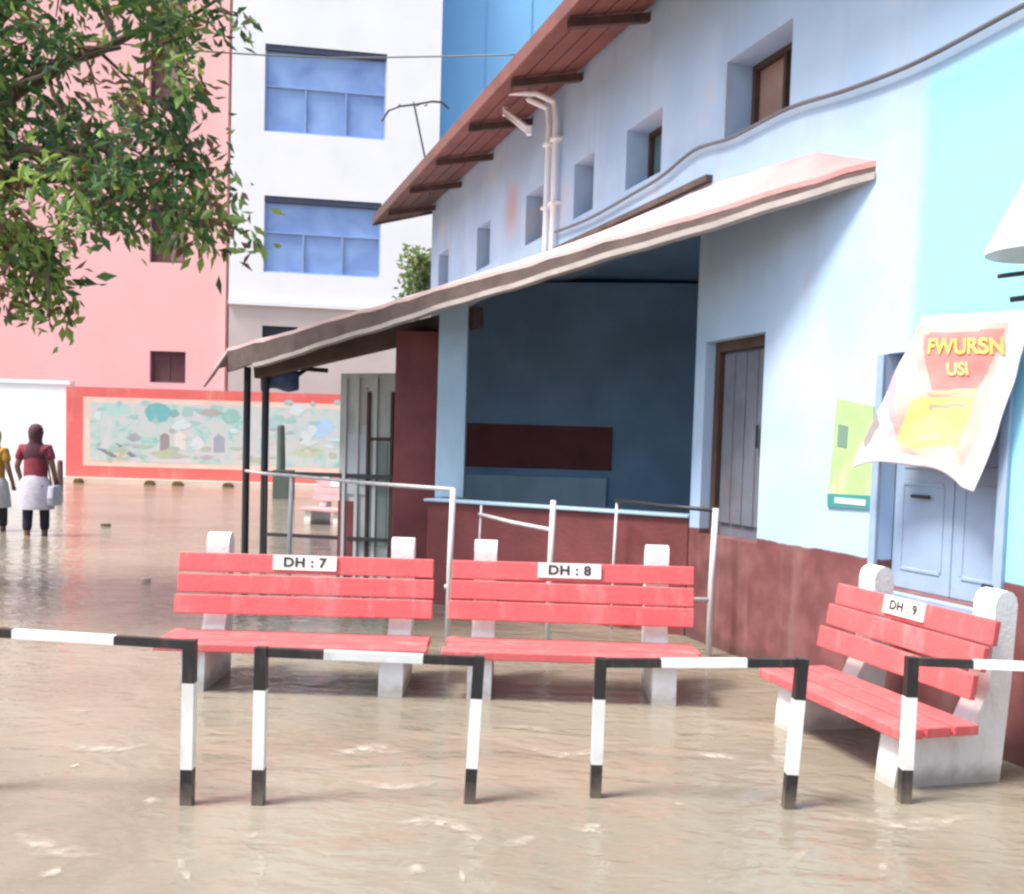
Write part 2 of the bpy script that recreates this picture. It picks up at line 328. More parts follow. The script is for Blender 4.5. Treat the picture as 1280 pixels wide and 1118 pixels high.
# blue grey shuttered door behind the poster
a, b, c, d, dp = doors[1]
p_ = MB(); md = (a+b)/2-.03
p_.box(((a+md)/2, -dp-.02, (c+d)/2), (md-a-.006, .04, d-c)); p_.box(((b+md)/2, -dp-.02, (c+d)/2), (b-md-.006, .04, d-c))
d2 = obj("shutter_door", p_, M_shut, S, bevel=.006); tag(d2, "blue grey double shutter half hidden by the poster")
p_ = MB()
for x0, x1 in ((a, md), (md, b)):
    for z0, z1 in ((c+.12, c+.62), (c+.72, d-.1)):
        for q in (((x0+x1)/2, z0, x1-x0-.16, .02), ((x0+x1)/2, z1, x1-x0-.16, .02), (x0+.08, (z0+z1)/2, .02, z1-z0-.02), (x1-.08, (z0+z1)/2, .02, z1-z0-.02)):
            p_.box((q[0], -dp+.002, q[1]), (q[2], .008, q[3]))
obj("panel_moulding", p_, M_shut, d2, bevel=.003)
p_ = MB(); p_.box((a-.03, .012, (c+d)/2), (.06, .03, d-c)); p_.box((b+.03, .012, (c+d)/2), (.06, .03, d-c)); p_.box(((a+b)/2, .022, c-.03), (b-a+.16, .06, .05))
obj("shutter_frame", p_, M_shut, d2, bevel=.006)
p_ = MB()
for z_ in (c+.12,): p_.box((a+.02, .03, z_), (.07, .014, .028))
obj("hinge", p_, M_dkpipe, d2)
p_ = MB(); p_.tube([(md+.16, -dp+.03, c+.55), (md+.30, -dp+.03, c+.55)], .011); obj("bolt", p_, M_dkpipe, d2)

# big roof: sheet, red soffit, rafters
RO, RZ, RW = .82, 5.24, 5.44
def slab(u0, u1, y0, z0, y1, z1, t): 
    return ([(u0, y0, z0), (u1, y0, z0), (u1, y1, z1), (u0, y1, z1)], [(u0, y0, z0+t), (u1, y0, z0+t), (u1, y1, z1+t), (u0, y1, z1+t)])
rm = MB(); rm.hexa(*slab(UNEAR-.4, UEND+.85, RO, RZ+.05, -4.1, 6.75, .05)); rm.hexa(*slab(UNEAR-.4, UEND+.85, -8.9, RZ+.05, -4.1, 6.752, .05))
rf = obj("roof", rm, mat("red_roof_sheet", (.36, .14, .11), .7, .2, 2, .2, 20), S)
p_ = MB()
nb = 4
for k in range(nb):
    f0, f1 = k/nb, (k+1)/nb
    y0, y1 = RO+.0-(RO-.02)*f0, RO-(RO-.02)*f1+.012
    z0, z1 = RZ+.01+(RW-RZ)*f0, RZ+.01+(RW-RZ)*f1
    p_.hexa(*slab(UNEAR-.3, UEND+.8, y0, z0, y1, z1, .02))
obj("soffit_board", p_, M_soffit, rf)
p_ = MB(); p_.box(((UNEAR+UEND)/2+.2, RO+.022, RZ+.045), (UEND-UNEAR+1.2, .03, .15)); p_.hexa(*slab(UEND+.80, UEND+.84, RO, RZ-.03, -4.1, 6.66, .11))
obj("eave_board", p_, M_soffit, rf, bevel=.004)
u_ = -5.0
while u_ < UEND+.4:
    p_ = MB(); p_.hexa(*slab(u_-.035, u_+.035, RO-.05, RZ-.075, .0, RW-.10, .08))
    obj("rafter", p_, M_wood, rf, bevel=.004); u_ += 1.56
# two white rain pipes and a tube light on the eave
p_ = MB()
for k, (uu, zb) in enumerate(((6.50, 3.66), (6.72, 3.72))):
    p_.tube([(uu-.0, .62-.3*k, 5.33+.05*k), (uu, .30, 5.36), (uu, .09, 5.30), (uu, .06, 5.1), (uu, .06, zb)], .033, 10)
    for z_ in (4.9, 4.2): p_.box((uu, .05, z_), (.14, .11, .03))
obj("rain_pipe", p_, M_bwht, S, smooth=False)

# porch roof: warped sheet from the wall down to a skewed front edge
E1 = IW @ at(1095, 208, atp(1095, 208, P0, ND).y); E1.y = .0
E2 = IW @ at(284, 440, 11.5)
def wallz(u): 
    pts = [(1.13, 3.25), (1.75, 3.47), (3.1, 3.58), (5.7, 3.62), (12.4, 3.66)]
    for (a_, za), (b_, zb) in zip(pts, pts[1:]):
        if u <= b_: return za+(zb-za)*max(0, (u-a_)/(b_-a_))
    return 3.66
NF, NR = 40, 10
front = [E1.lerp(E2, k/NF) for k in range(NF+1)]
for k, p in enumerate(front): p.z += .004*math.sin(k*1.9)+.006*math.sin(k*.7)
E3 = E2 + Vector((4.2, .0, .06))
outer = front + [E2.lerp(E3, k/10) for k in range(1, 11)]
uw = [1.13+(12.3-1.13)*(k/(len(outer)-1))**1.05 for k in range(len(outer))]
rows = []
for k, p in enumerate(outer):
    q = Vector((uw[k], .004, wallz(uw[k])))
    rows.append([q.lerp(p, j/NR)+Vector((0, 0, .004*math.sin(k*2.4))) for j in range(NR+1)])
ps = MB(); n_ = NR+1
for top, dz in ((1, .035), (0, 0)):
    vs_ = [v+Vector((0, 0, dz)) for r in rows for v in r]
    fs_ = [(i*n_+j, i*n_+j+1, (i+1)*n_+j+1, (i+1)*n_+j) for i in range(len(rows)-1) for j in range(NR)]
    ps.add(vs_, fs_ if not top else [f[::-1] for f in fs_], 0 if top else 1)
edge = [r[-1] for r in rows]
for p, q in zip(edge, edge[1:]): ps.add([p, q, q+Vector((0, 0, .035)), p+Vector((0, 0, .035))], [(0, 1, 2, 3)], 0)
pr = obj("porch_roof", ps, [M_sheet, M_under], S)
inw = Vector((.55, -.8, 0)).normalized()*.03
fb = MB(); bt = MB()
for k in range(NF):
    d0, d1 = .03+.20*(k/NF)**1.2, .03+.20*((k+1)/NF)**1.2
    p, q = front[k]-Vector((0, 0, .004)), front[k+1]-Vector((0, 0, .004))
    Z = Vector((0, 0, 1))
    fb.hexa([p, q, q-Z*d1, p-Z*d0], [p+inw, q+inw, q+inw-Z*d1, p+inw-Z*d0])
    if k < NF-3:
        o_ = inw*-.6
        bt.hexa([p+o_-Z*(d0+.002), q+o_-Z*(d1+.002), q+o_-Z*(d1+.045), p+o_-Z*(d0+.045)], [p+inw*2-Z*(d0+.002), q+inw*2-Z*(d1+.002), q+inw*2-Z*(d1+.045), p+inw*2-Z*(d0+.045)])
obj("fascia", fb, M_fascia, pr); obj("batten", bt, M_batten, pr)
sf = MB()                                    # drooping eave end
t0, t1 = E2, E3
dn = Vector((-.06, .16, -.27))
sf.hexa([t0-Vector((0, 0, .004)), t1-Vector((0, 0, .004)), t1+dn, t0+dn], [t0+Vector((0, -.03, -.004)), t1+Vector((0, -.03, -.004)), t1+dn+Vector((0, -.03, 0)), t0+dn+Vector((0, -.03, 0))])
obj("eave_flap", sf, M_fascia, pr)
fl = MB(); fl.beam((3.1, .03, 3.66), (12.2, .03, 3.74), .06, .05); obj("flashing", fl, M_fascia, pr)
def roof_z(u, y):                            # approximate underside of the porch roof
    best = min((abs(v.x-u)+abs(v.y-y), v.z) for r in rows for v in r); return best[1]

# porch: parapet, hall walls, pillars
PA = IW @ Vector((1.47, 8.08, 0)); PB = IW @ atz(573, 632, .95); PA.z = PB.z = 0; PA = Vector((3.27, .0, 0))
dpp = (PB-PA).normalized(); npp = Vector((-dpp.y, dpp.x, 0)); npp = npp if npp.x > 0 else -npp
def seg_wall(mb, p, q, z0, z1, th, mi=0):
    d_ = (q-p).normalized(); nn = Vector((-d_.y, d_.x, 0)); nn = nn if nn.x > 0 else -nn; Z = Vector((0, 0, 1))
    mb.hexa([p+Z*z0, q+Z*z0, q+Z*z1, p+Z*z1], [p+nn*th+Z*z0, q+nn*th+Z*z0, q+nn*th+Z*z1, p+nn*th+Z*z1], mi)
p_ = MB(); seg_wall(p_, PA, PB+dpp*.35, GZ, .968, .18); pw = obj("parapet", p_, M_marn, S, bevel=.01)
p_ = MB(); seg_wall(p_, PA-npp*.03, PB+dpp*.38-npp*.03,   .970, .996, .22); obj("coping", p_, M_blue, pw, bevel=.008)
def L(px, py, Y): return IW @ at(px, py, Y)
def col(x0, x1, Y, z0, z1, th, mt, name, par=S, bev=.01):
    A, B = L(x0, 560, Y), L(x1, 560, Y); A.z = B.z = 0
    mb = MB(); seg_wall(mb, A, B, z0, z1, th); return obj(name, mb, mt, par, bevel=bev)
A, B = L(500, 560, 11.6), L(900, 560, 11.6); A.z = B.z = 0; mb = MB(); Zv = Vector((0, 0, 1)); C_ = A.lerp(B, .36); bk = (B-A).normalized().cross(Zv)*-.2
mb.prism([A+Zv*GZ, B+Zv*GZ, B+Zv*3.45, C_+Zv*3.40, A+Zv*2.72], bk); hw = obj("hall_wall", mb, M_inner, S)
col(582, 765, 11.57, 1.27, 1.77, .03, M_marn, "painted_band", hw)
col(572, 760, 11.52, .6, 1.18, .06, M_blue, "lit_area_panel", hw)  # paler blue panel stands in for the lit lower part of the hall
# inner side and ceiling of the hall behind the wall line
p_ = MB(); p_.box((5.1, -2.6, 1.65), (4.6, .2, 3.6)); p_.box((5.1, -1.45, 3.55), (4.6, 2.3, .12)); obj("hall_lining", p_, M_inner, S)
col(545, 581, 9.62, 1.0, 2.86, .27, M_blue, "pillar")
col(492, 546, 9.9, GZ, 2.62, .30, M_marn, "pier")
# beam on the pillars and the two slim posts under the low eave
bA, bB = L(600, 396, 9.75), L(322, 463, 11.75)
p_ = MB(); p_.beam(bA, bB, .12, .2); obj("porch_beam", p_, M_under, S, bevel=.006)
for px, Y in ((308, 11.9), (331, 11.7)):
    q = L(px, 560, Y); q.z = GZ; p_ = MB(); p_.tube([q, Vector((q.x, q.y, 2.36))], .042, 10); obj("post", p_, M_dkpipe, S, smooth=False)

# ------------------------------------------------------------------ notice kiosk under the porch, black railing
A = at(424, 560, 10.9); B = at(494, 560, 10.6)
K = thing("notice_kiosk", "grey notice board panelling under the low end of the porch roof", "notice board", loc=((A.x+B.x)/2, (A.y+B.y)/2, GZ), rz=math.atan2(B.y-A.y, B.x-A.x))
wd = (Vector((B.x-A.x, B.y-A.y, 0))).length
p_ = MB(); p_.box((0, .15, 1.2), (wd, .3, 2.4)); obj("panel", p_, M_conc, K, bevel=.01)
p_ = MB(); p_.box((-wd*.34, -.012, .52), (wd*.28, .02, 1.0)); obj("dado", p_, M_marn, K)
for x0, x1, z0, z1, mt in ((-.24, .02, 1.1, 1.75, flat("faded_notice", (.5, .52, .54))), (.05, .27, .55, 1.66, flat("green_grey_notice", (.2, .24, .22))), (-.14, .0, 1.85, 2.25, flat("buff_notice", (.42, .38, .33)))):
    p_ = MB(); p_.box(((x0+x1)/2, -.008, (z0+z1)/2), (x1-x0, .012, z1-z0)); obj("notice", p_, mt, K)
p_ = MB()
for x_ in (.03, wd/2-.03): p_.box((x_, -.02, 1.1), (.035, .03, 2.2))
p_.box(((.03+wd/2-.03)/2, -.02, 1.7), (wd/2-.10, .03, .035)); obj("frame", p_, M_wood, K, bevel=.003)
for x_ in (-.27, -.11, .12):
    p_ = MB(); p_.box((x_, -.024, 1.2), (.04, .018, 2.3)); obj("grille_bar", p_, flat("pale_grille", (.52, .52, .49)), K)
rA, rB = at(333, 591, 11.6), at(492, 597, 10.45)
T = thing("porch_railing", "black two bar steel railing between the slim porch posts and the kiosk", "railing", loc=(rA.x, rA.y, GZ))
p_ = MB(); p_.beam(rA, rB, .04, .045); obj("top_bar", p_, M_dkpipe, T, world=True)
lo0, lo1 = at(333, 668, 11.6), at(492, 676, 10.45)
p_ = MB(); p_.beam(lo0, lo1, .035, .04); obj("lower_bar", p_, M_dkpipe, T, world=True)
for q, e_ in ((rA, 1), (rB, 1), (rA.lerp(rB, .62), .0)):
    p_ = MB(); p_.tube([(q.x, q.y, GZ), (q.x, q.y, q.z-.02)], .02, 8); obj("upright", p_, M_dkpipe, T, world=True)

# pale queue rails in front of the parapet
def rail_set(name, label, posts, rails):
    b0 = posts[0][0]; t_ = thing(name, label, "queue rail", loc=(b0.x, b0.y, GZ), group="pale steel queue rails")
    for q, z_, r_ in posts:
        p_ = MB(); p_.tube([(q.x, q.y, GZ), (q.x+.0, q.y, z_*.5), (q.x+.012, q.y, z_)], r_, 10); obj("post", p_, M_pipe, t_, world=True, smooth=True)
    for a_, b_, mt in rails:
        p_ = MB(); p_.tube([a_, a_.lerp(b_, .5)-Vector((0, 0, .008)), b_], .016, 8); obj("bar", p_, mt, t_, world=True, smooth=True)
    return t_
def v2(px, Y): q = at(px, 560, Y); return Vector((q.x, q.y, 0))
q1, q2, q3 = v2(566, 7.35), v2(364, 9.6), v2(308, 11.3)
rail_set("queue_rail", "pale queue rail running from beside the left bench back to the porch posts", [(q1, 1.19, .022), (q2, 1.18, .021)],
         [(q1+Vector((.012, 0, 1.18)), q2+Vector((0, 0, 1.17)), M_pipe), (q2+Vector((0, 0, 1.17)), q3+Vector((0, 0, 1.15)), M_pipe)])
q1, q2 = v2(896, 7.35), v2(772, 8.35)
rail_set("queue_rail", "leaning pale queue rail with a dark upper bar right of the centre bench", [(q1, 1.10, .023), (q2, 1.08, .012)],
         [(q1+Vector((.012, 0, 1.085)), q2+Vector((0, 0, 1.09)), M_dkpipe), (v2(560, 7.35)+Vector((0, 0, .46)), q1+Vector((.005, 0, .42)), M_pipe)])
q1, q2 = v2(692, 7.4), v2(602, 8.6)
rail_set("queue_rail", "single pale post with a thin rear stay behind the middle of the centre bench", [(q1, 1.12, .022), (q2, 1.0, .010)], [(q1+Vector((0, 0, .9)), q2+Vector((0, 0, .92)), M_pipe)])

# ------------------------------------------------------------------ benches
def bench(name, label, Lx, px_, num, loc, rz, red=M_red, head=.062):
    t_ = thing(name, label, "bench", loc=loc, rz=rz, group="red slatted benches with white concrete ends")
    for s_ in (-1, 1):
        x0 = s_*px_
        pf = [(.02, GZ), (.06, .245), (.43, .245), (.485, .36), (.525, .44), (.535, .84)]
        for k in range(7):
            a_ = math.pi*(1-k/6); pf.append((.535+head+head*math.cos(a_)*.98, .84+head*math.sin(a_)))
        pf += [(.535+2*head, .84), (.645, .45), (.60, GZ)]
        p_ = MB(); p_.prism([(x0-.072, y, z) for y, z in pf], (.144, 0, 0)); obj("end_frame", p_, M_white, t_, bevel=.016)
    for k in range(3):
        z_ = .722-k*.123; y_ = .495-.055*k-.02
        mx = Matrix.Rotation(R_(-8), 3, 'X'); sag = random.uniform(-.004, .004)
        p_ = MB(); p_.box((random.uniform(-.012, .012), y_, z_+sag), (Lx, .034, .118), 0, mx @ Matrix.Rotation(random.uniform(-.004, .004), 3, 'Y')); obj("back_slat", p_, red, t_, bevel=.006)
    for k in range(3):
        p_ = MB(); p_.box((random.uniform(-.012, .012), .05+.145*k, .273+.003*k), (Lx, .132, .05)); obj("seat_slat", p_, red, t_, bevel=.007)
    mx = Matrix.Rotation(R_(-8), 3, 'X')
    pc = Vector((-.015, .452, .735))
    p_ = MB(); p_.box(pc, (min(.40, Lx*.26), .012, .094), 0, mx); pl = obj("number_plate", p_, flat("plate_white", (.8, .77, .70)), t_)
    p_ = MB(); p_.text(num, .092 if Lx > 1.4 else .075, lambda x, y, d: mx @ Vector((x, -.0085, y*.88)) + pc, spacing=1.08); obj("lettering", p_, flat("sign_black", (.03, .03, .03)), pl)
    return t_
c7 = at(385, 700, 6.3); c8 = at(714, 700, 6.3)
bench("park_bench", "red slatted bench on the left with plate DH : 7", 1.61, .59, "DH : 7", (c7.x, 5.83, 0), 0.0)
bench("park_bench", "red slatted bench in the centre with plate DH : 8", 1.53, .55, "DH : 8", (c8.x, 5.83, 0), -.012)
ax = Vector((.262, -.965, 0)); 
bench("park_bench", "angled red bench beside the building wall with plate DH : 9", 1.25, .46, "DH : 9", (1.605, 4.99, 0), math.atan2(ax.y, ax.x))
fb_ = at(400, 652, 18)
bench("park_bench", "small faded pink bench seen far off between the porch posts", .95, .33, " ", (fb_.x, 18, 0), -.5, red=mat("faded_pink_paint", (.62, .30, .30), .6, .15, 4))

# ------------------------------------------------------------------ black and white tube barriers
def bands(mb, p, q, wd, ht, cuts, first):
    for k in range(len(cuts)-1): mb.beam(p.lerp(q, cuts[k]), p.lerp(q, cuts[k+1]), wd, ht, (first+k) % 2, up=Vector((0, 1, 0)) if abs((q-p).normalized().z) > .7 else Vector((0, 0, 1)))
def barrier(label, a0, a1, b0, b1, cutr):
    t_ = thing("tube_barrier", label, "barrier", loc=(a0.x, a0.y, GZ), group="black and white banded tube barriers")
    for lo, hi in ((a0, a1), (b0, b1)):
        if lo is None: continue
        dr_ = (hi-lo); base = lo + dr_*(GZ/dr_.z)
        p_ = MB(); n_ = (hi.z-GZ); f1, f2 = (.15-GZ)/n_, 1-(.175/n_)
        bands(p_, base, hi+dr_.normalized()*.0,   .048, .048, [0, f1, f2, 1], 0); obj("post", p_, [M_bw_k, M_bw_w], t_, world=True)
    d_ = (b1-a1).normalized()
    p_ = MB(); bands(p_, a1+d_*.0242+Vector((0, 0, -.020)), b1-d_*.0242+Vector((0, 0, -.020)), .034, .036, cutr, 0); obj("rail", p_, [M_bw_k, M_bw_w], t_, world=True)
A1b, A1t = atz(234, 1005), at(238, 800, 4.03)
A0b = A1b + Vector((-.98, .06, 0)); A0t = A1t + Vector((-.98, .06, .02))
barrier("black and white tube barrier running out of the picture on the left", A0b, A0t, A1b, A1t, [0, .23, .69, 1])
B0b, B0t, B1b, B1t = atz(323, 1005), at(327, 809, 4.06), atz(587, 1003), at(599, 821, 4.16)
barrier("black and white tube barrier in front of the left bench", B0b, B0t, B1b, B1t, [0, .27, .75, 1])
C0b, C0t, C1b, C1t = atz(744, 996), at(751, 823, 4.24), atz(985, 1010), at(1003, 823, 4.2)
barrier("black and white tube barrier in front of the centre bench", C0b, C0t, C1b, C1t, [0, .29, .74, 1])
D0b, D0t = atz(1130, 1003), at(1140, 821, 4.31)
D1b, D1t = D0b+Vector((.84, -.22, 0)), D0t+Vector((.84, -.22, .03))
barrier("black and white tube barrier in front of the angled bench by the wall", D0b, D0t, D1b, D1t, [0, .27, .72, 1])

# ------------------------------------------------------------------ posters, lamp and cables on the wall
def sheet_poly(mb, pix, off, mi=0, th=.0):
    mb.add([MW @ onwall(x, y, off) for x, y in pix], [tuple(range(len(pix)))], mi)
base = MW @ onwall(1170, 500, .1)
PO = thing("wall_banner", "torn white banner with red and yellow print hanging over the shutter", "banner", loc=base)
def ban(s, t):                                # s left to right, t top to bottom
    tl, tr, br, bl = (onwall(x, y, .16) for x, y in ((1136, 394), (1277, 386), (1214, 612), (1070, 586)))
    p = tl.lerp(tr, s).lerp(bl.lerp(br, s), t)
    p.y = .075 + .085*t + .035*math.sin(s*5.2+t*2.0)*t - .05*s*t
    p.z += .10*t*t*math.sin(math.pi*min(1, s*1.15))*.75 + .012*math.sin(s*11)*t; p.y += .022*noise.noise(Vector((s*4.2, t*4.2, 2.0)))+.004*noise.noise(Vector((s*9, t*9, 7.0)))
    return p
def ban_px(x, y):                             # where on the banner a pixel falls
    s, t = .5, .5
    for _ in range(12):
        p = ban(s, t); c_ = onwall(x, y, p.y)
        ps_, pt_ = ban(s+.01, t)-p, ban(s, t+.01)-p
        du, dz = c_.x-p.x, c_.z-p.z; det = ps_.x*pt_.z-ps_.z*pt_.x
        s += .01*(du*pt_.z-dz*pt_.x)/det; t += .01*(ps_.x*dz-ps_.z*du)/det
        s, t = max(-.1, min(1.1, s)), max(-.1, min(1.1, t))
    return s, t
def ban3(s, t, lift):
    q = ban(s, t); q.y += lift; return MW @ q
INKS = []
def ink(name, pix, colr, lift):
    INKS.append(([ban_px(x, y) for x, y in pix], flat("ink_"+name+"%.2f%.2f" % colr[:2], colr)))
ink("printed_wash", [(1146, 408), (1262, 402), (1246, 452), (1226, 540), (1204, 584), (1120, 566), (1116, 520), (1132, 450)], (.68, .42, .36), .0006)
ink("printed_field", [(1155, 418), (1256, 411), (1247, 438), (1232, 470), (1222, 486), (1165, 488), (1158, 460)], (.72, .24, .22), .0015)
ink("printed_glow", [(1140, 500), (1168, 490), (1222, 488), (1212, 520), (1196, 560), (1150, 566), (1120, 552), (1128, 530)], (.80, .64, .22), .001)
ink("printed_footer", [(1140, 562), (1190, 558), (1200, 578), (1150, 574)], (.82, .58, .46), .0015)
ink("printed_figure", [(1114, 448), (1124, 440), (1122, 470), (1118, 520), (1124, 530), (1114, 530), (1108, 500)], (.45, .38, .42), .002)
ink("printed_figure", [(1092, 492), (1097, 500), (1100, 530), (1092, 545), (1083, 560), (1078, 558), (1086, 530), (1086, 505)], (.30, .26, .26), .002)
ink("printed_figure", [(1128, 446), (1146, 452), (1144, 482), (1130, 486), (1122, 466)], (.80, .66, .63), .002)
def ban_text(body, px, py, h_px, colr, sx=1.0):
    mb = MB(); s0, t0_ = ban_px(px, py); s1, t1_ = ban_px(px+10, py-.5); s2, t2_ = ban_px(px, py-10)
    mb.text(body, 1.0, lambda x, y, d: ban3(s0+(s1-s0)*x*h_px/10*sx+(s2-s0)*y*h_px/10, t0_+(t1_-t0_)*x*h_px/10*sx+(t2_-t0_)*y*h_px/10, .006)); obj("lettering", mb, flat("ink_text%.2f%.2f" % colr[:2], colr), PO, world=True)
ban_text("FWURSN", 1205, 434, 27, (.82, .56, .16), .82)
ban_text("USI", 1198, 462, 22, (.84, .60, .24), .85)
for k_, (x0_, y0_, x1_) in enumerate(((1160, 495, 1218), (1162, 509, 1208), (1150, 548, 1176))):
    ink("printed_line", [(x0_, y0_-2.5), (x1_, y0_-4.5), (x1_, y0_+.5), (x0_, y0_+2.5)], (.66, .38, .30), .003)

def in_poly(x, y, poly):
    c_ = False; j_ = len(poly)-1
    for i_ in range(len(poly)):
        if (poly[i_][1] > y) != (poly[j_][1] > y) and x < (poly[j_][0]-poly[i_][0])*(y-poly[i_][1])/(poly[j_][1]-poly[i_][1])+poly[i_][0]: c_ = not c_
        j_ = i_
    return c_
gb = MB(); n_ = 84; gb.v = [ban3(i_/n_, j_/n_, 0) for j_ in range(n_+1) for i_ in range(n_+1)]
mts = [flat("banner_white", (.60, .57, .60))]
for _, m_ in INKS:
    if m_ not in mts: mts.append(m_)
for j_ in range(n_):
    for i_ in range(n_):
        gb.f.append((j_*(n_+1)+i_, (j_+1)*(n_+1)+i_, (j_+1)*(n_+1)+i_+1, j_*(n_+1)+i_+1)); k_ = 0
        for st, m_ in INKS:
            if in_poly((i_+.5)/n_, (j_+.5)/n_, st): k_ = mts.index(m_)
        gb.m.append(k_)
bs = obj("banner_sheet", gb, mts, PO, world=True, smooth=True); so_ = bs.modifiers.new("thickness", 'SOLIDIFY'); so_.thickness = .002; so_.offset = -1
GP = thing("green_poster", "small green poster with dark teal footer stuck beside the banner", "poster", loc=MW @ onwall(1062, 570, .01))
gpx = [(1046, 498), (1092, 508), (1090, 637), (1034, 633)]
def slab_px(pix, off, th): 
    mb = MB(); a_ = [MW @ onwall(x, y, off) for x, y in pix]; mb.prism(a_, ND*-th); return mb
obj("paper", slab_px(gpx, .010, .006), mat("poster_green", (.38, .56, .24), .7, .15, 6, dirt=(.62, .68, .45), dirt_amt=.8), GP, world=True)
obj("footer", slab_px([(1034, 617), (1091, 620), (1090, 637), (1034, 634)], .013, .002), flat("poster_teal", (.05, .25, .24)), GP, world=True)
p_ = MB(); c_ = onwall(1062, 627, .016); p_.prism([MW @ Vector((c_.x+a_, c_.y, c_.z+b_)) for a_, b_ in ((-.15, -.018), (.15, -.018), (.15, .018), (-.15, .018))], ND*-.002); obj("printed_line", p_, flat("poster_pale", (.5, .7, .66)), GP, world=True)
obj("printed_patch", slab_px([(1048, 530), (1060, 533), (1058, 560), (1046, 558)], .013, .002), flat("poster_dark", (.16, .26, .2)), GP, world=True)

lc = onwall(1303, 318, .30)
LT = thing("wall_lamp", "white conical metal lamp shade bracketed to the wall above the banner", "lamp", loc=MW @ Vector((lc.x, 0, lc.z)), rz=math.atan2(WD.y, WD.x))
p_ = MB(); p_.lathe((0, .30, 0), [(.235, .0), (.238, .02), (.17, .16), (.09, .33), (.05, .42), (.05, .47), (.0, .47)], 28); p_.lathe((0, .30, 0), [(.23, .0), (.165, .155), (.085, .32), (.0, .33)], 28)
obj("lamp_shade", p_, flat("lamp_white", (.82, .83, .82), .35), LT, smooth=True)
p_ = MB(); p_.tube([(0, .0, .30), (0, .16, .46), (0, .30, .50)], .018, 8); p_.box((0, .012, .30), (.10, .02, .16)); obj("bracket", p_, M_pipe, LT)
p_ = MB(); p_.lathe((0, .30, -.05), [(0, -.05), (.045, -.03), (.055, .02), (.035, .08), (.035, .2)], 16); obj("bulb", p_, flat("bulb_glass", (.75, .76, .74), .2), LT, smooth=True)
p_ = MB(); p_.tube([(-.2, .02, -.2), (-.02, .10, -.15), (.22, .25, -.17)], .014, 8); p_.tube([(-.2, .02, -.09), (.10, .25, -.06), (.25, .3, -.06)], .012, 8); obj("stay", p_, M_dkpipe, LT)

def cable(name, label, pts, r, mt=M_dkpipe):
    b0 = pts[0]; mb = MB(); fine = []
    for k in range(len(pts)-1):
        p0, p1, p2, p3 = pts[max(k-1, 0)], pts[k], pts[k+1], pts[min(k+2, len(pts)-1)]
        for j in range(8):
            t = j/8; fine.append(.5*((2*p1)+(p2-p0)*t+(2*p0-5*p1+4*p2-p3)*t*t+(3*p1-p0-3*p2+p3)*t*t*t))
    fine.append(pts[-1]); mb.tube(fine, r, 6); return tag(obj(name, mb, mt, smooth=True), label, "cable")
cable("power_cable", "thick grey cable sagging along the upper blue wall", [MW @ onwall(x, y, .04) for x, y in ((1420, -60), (1285, 4), (1150, 76), (1060, 112), (985, 136), (915, 172), (868, 188), (825, 222), (785, 246), (735, 274), (690, 292))], .014, mat("grey_cable", (.16, .16, .17), .6))
cable("overhead_wire", "thin overhead wire crossing from the tree to the red eave", [at(-160, 36, 9.5), at(90, 50, 9.8), at(250, 64, 10), at(400, 72, 10.2), at(540, 71, 10.4), MW @ Vector((5.6, RO+.03, 5.37))], .008, mat("grey_cable", (.16, .16, .17), .6))

TL = thing("tube_light", "white tube light fixed slanting under the red eave", "light", loc=MW @ onwall(646, 154, .5))
p_ = MB(); a_, b_ = MW @ onwall(631, 142, .5), MW @ onwall(661, 166, .42); p_.tube([a_, b_], .024, 10); obj("tube", p_, flat("tube_white", (.82, .80, .78), .3), TL, world=True, smooth=True)
p_ = MB(); p_.beam(a_+Vector((0, 0, .04)), b_+Vector((0, 0, .04)), .05, .03); 
for q in (a_, b_): p_.box(q+Vector((0, 0, .02)), (.05, .05, .09))
p_.tube([a_+Vector((0, 0, .04)), a_+Vector((.1, .05, .52))], .01, 6)
obj("fitting", p_, M_bwht, TL, world=True)

am = at(531, 196, 15.6); at_ = at(517, 128, 15.6)
AN = thing("roof_antenna", "thin aerial with a drooping crossbar standing on the far end of the roof", "antenna", loc=(am.x, am.y, 5.4))
p_ = MB(); p_.tube([(am.x+.1, am.y, 5.35), am, at_], .016, 6); obj("mast", p_, M_dkpipe, AN, world=True)
p_ = MB(); pts = [at(x, y, 15.6) for x, y in ((477, 152), (486, 138), (500, 133), (517, 131), (540, 127), (552, 128), (561, 136))]; p_.tube(pts, .018, 6)
for x in (500, 512, 524, 534): p_.tube([at(x, 131, 15.3), at(x-3, 133, 15.9)], .010, 5)
obj("crossbar", p_, M_dkpipe, AN, world=True)

# blue tarpaulin bundle tied under the low eave
TB = at(350, 474, 11.85)
bm_ = MB(); nx, nz = 14, 8
for s_ in (1, -1):
    vs_ = []
    for j in range(nz+1):
        for i in range(nx+1):
            u, v = i/nx-.5, j/nz-.5
            d_ = math.sqrt(max(0, 1-(2*u)**2*.9))*math.sqrt(max(0, 1-(2*v)**4))
            vs_.append(TB+Vector((u*.44, s_*(.10*d_+.012*math.sin(9*u+5*v)*d_), v*.25*(1+.15*math.sin(u*8))-.03*abs(u))))
    bm_.add(vs_, [(j*(nx+1)+i, j*(nx+1)+i+1, (j+1)*(nx+1)+i+1, (j+1)*(nx+1)+i) for j in range(nz) for i in range(nx)])
TBo = thing("tarpaulin_bundle", "rolled blue tarpaulin tied under the low porch eave", "tarpaulin", loc=TB)
obj("sheet", bm_, mat("blue_tarpaulin", (.09, .14, .30), .5, .3, 9), TBo, world=True, smooth=True)
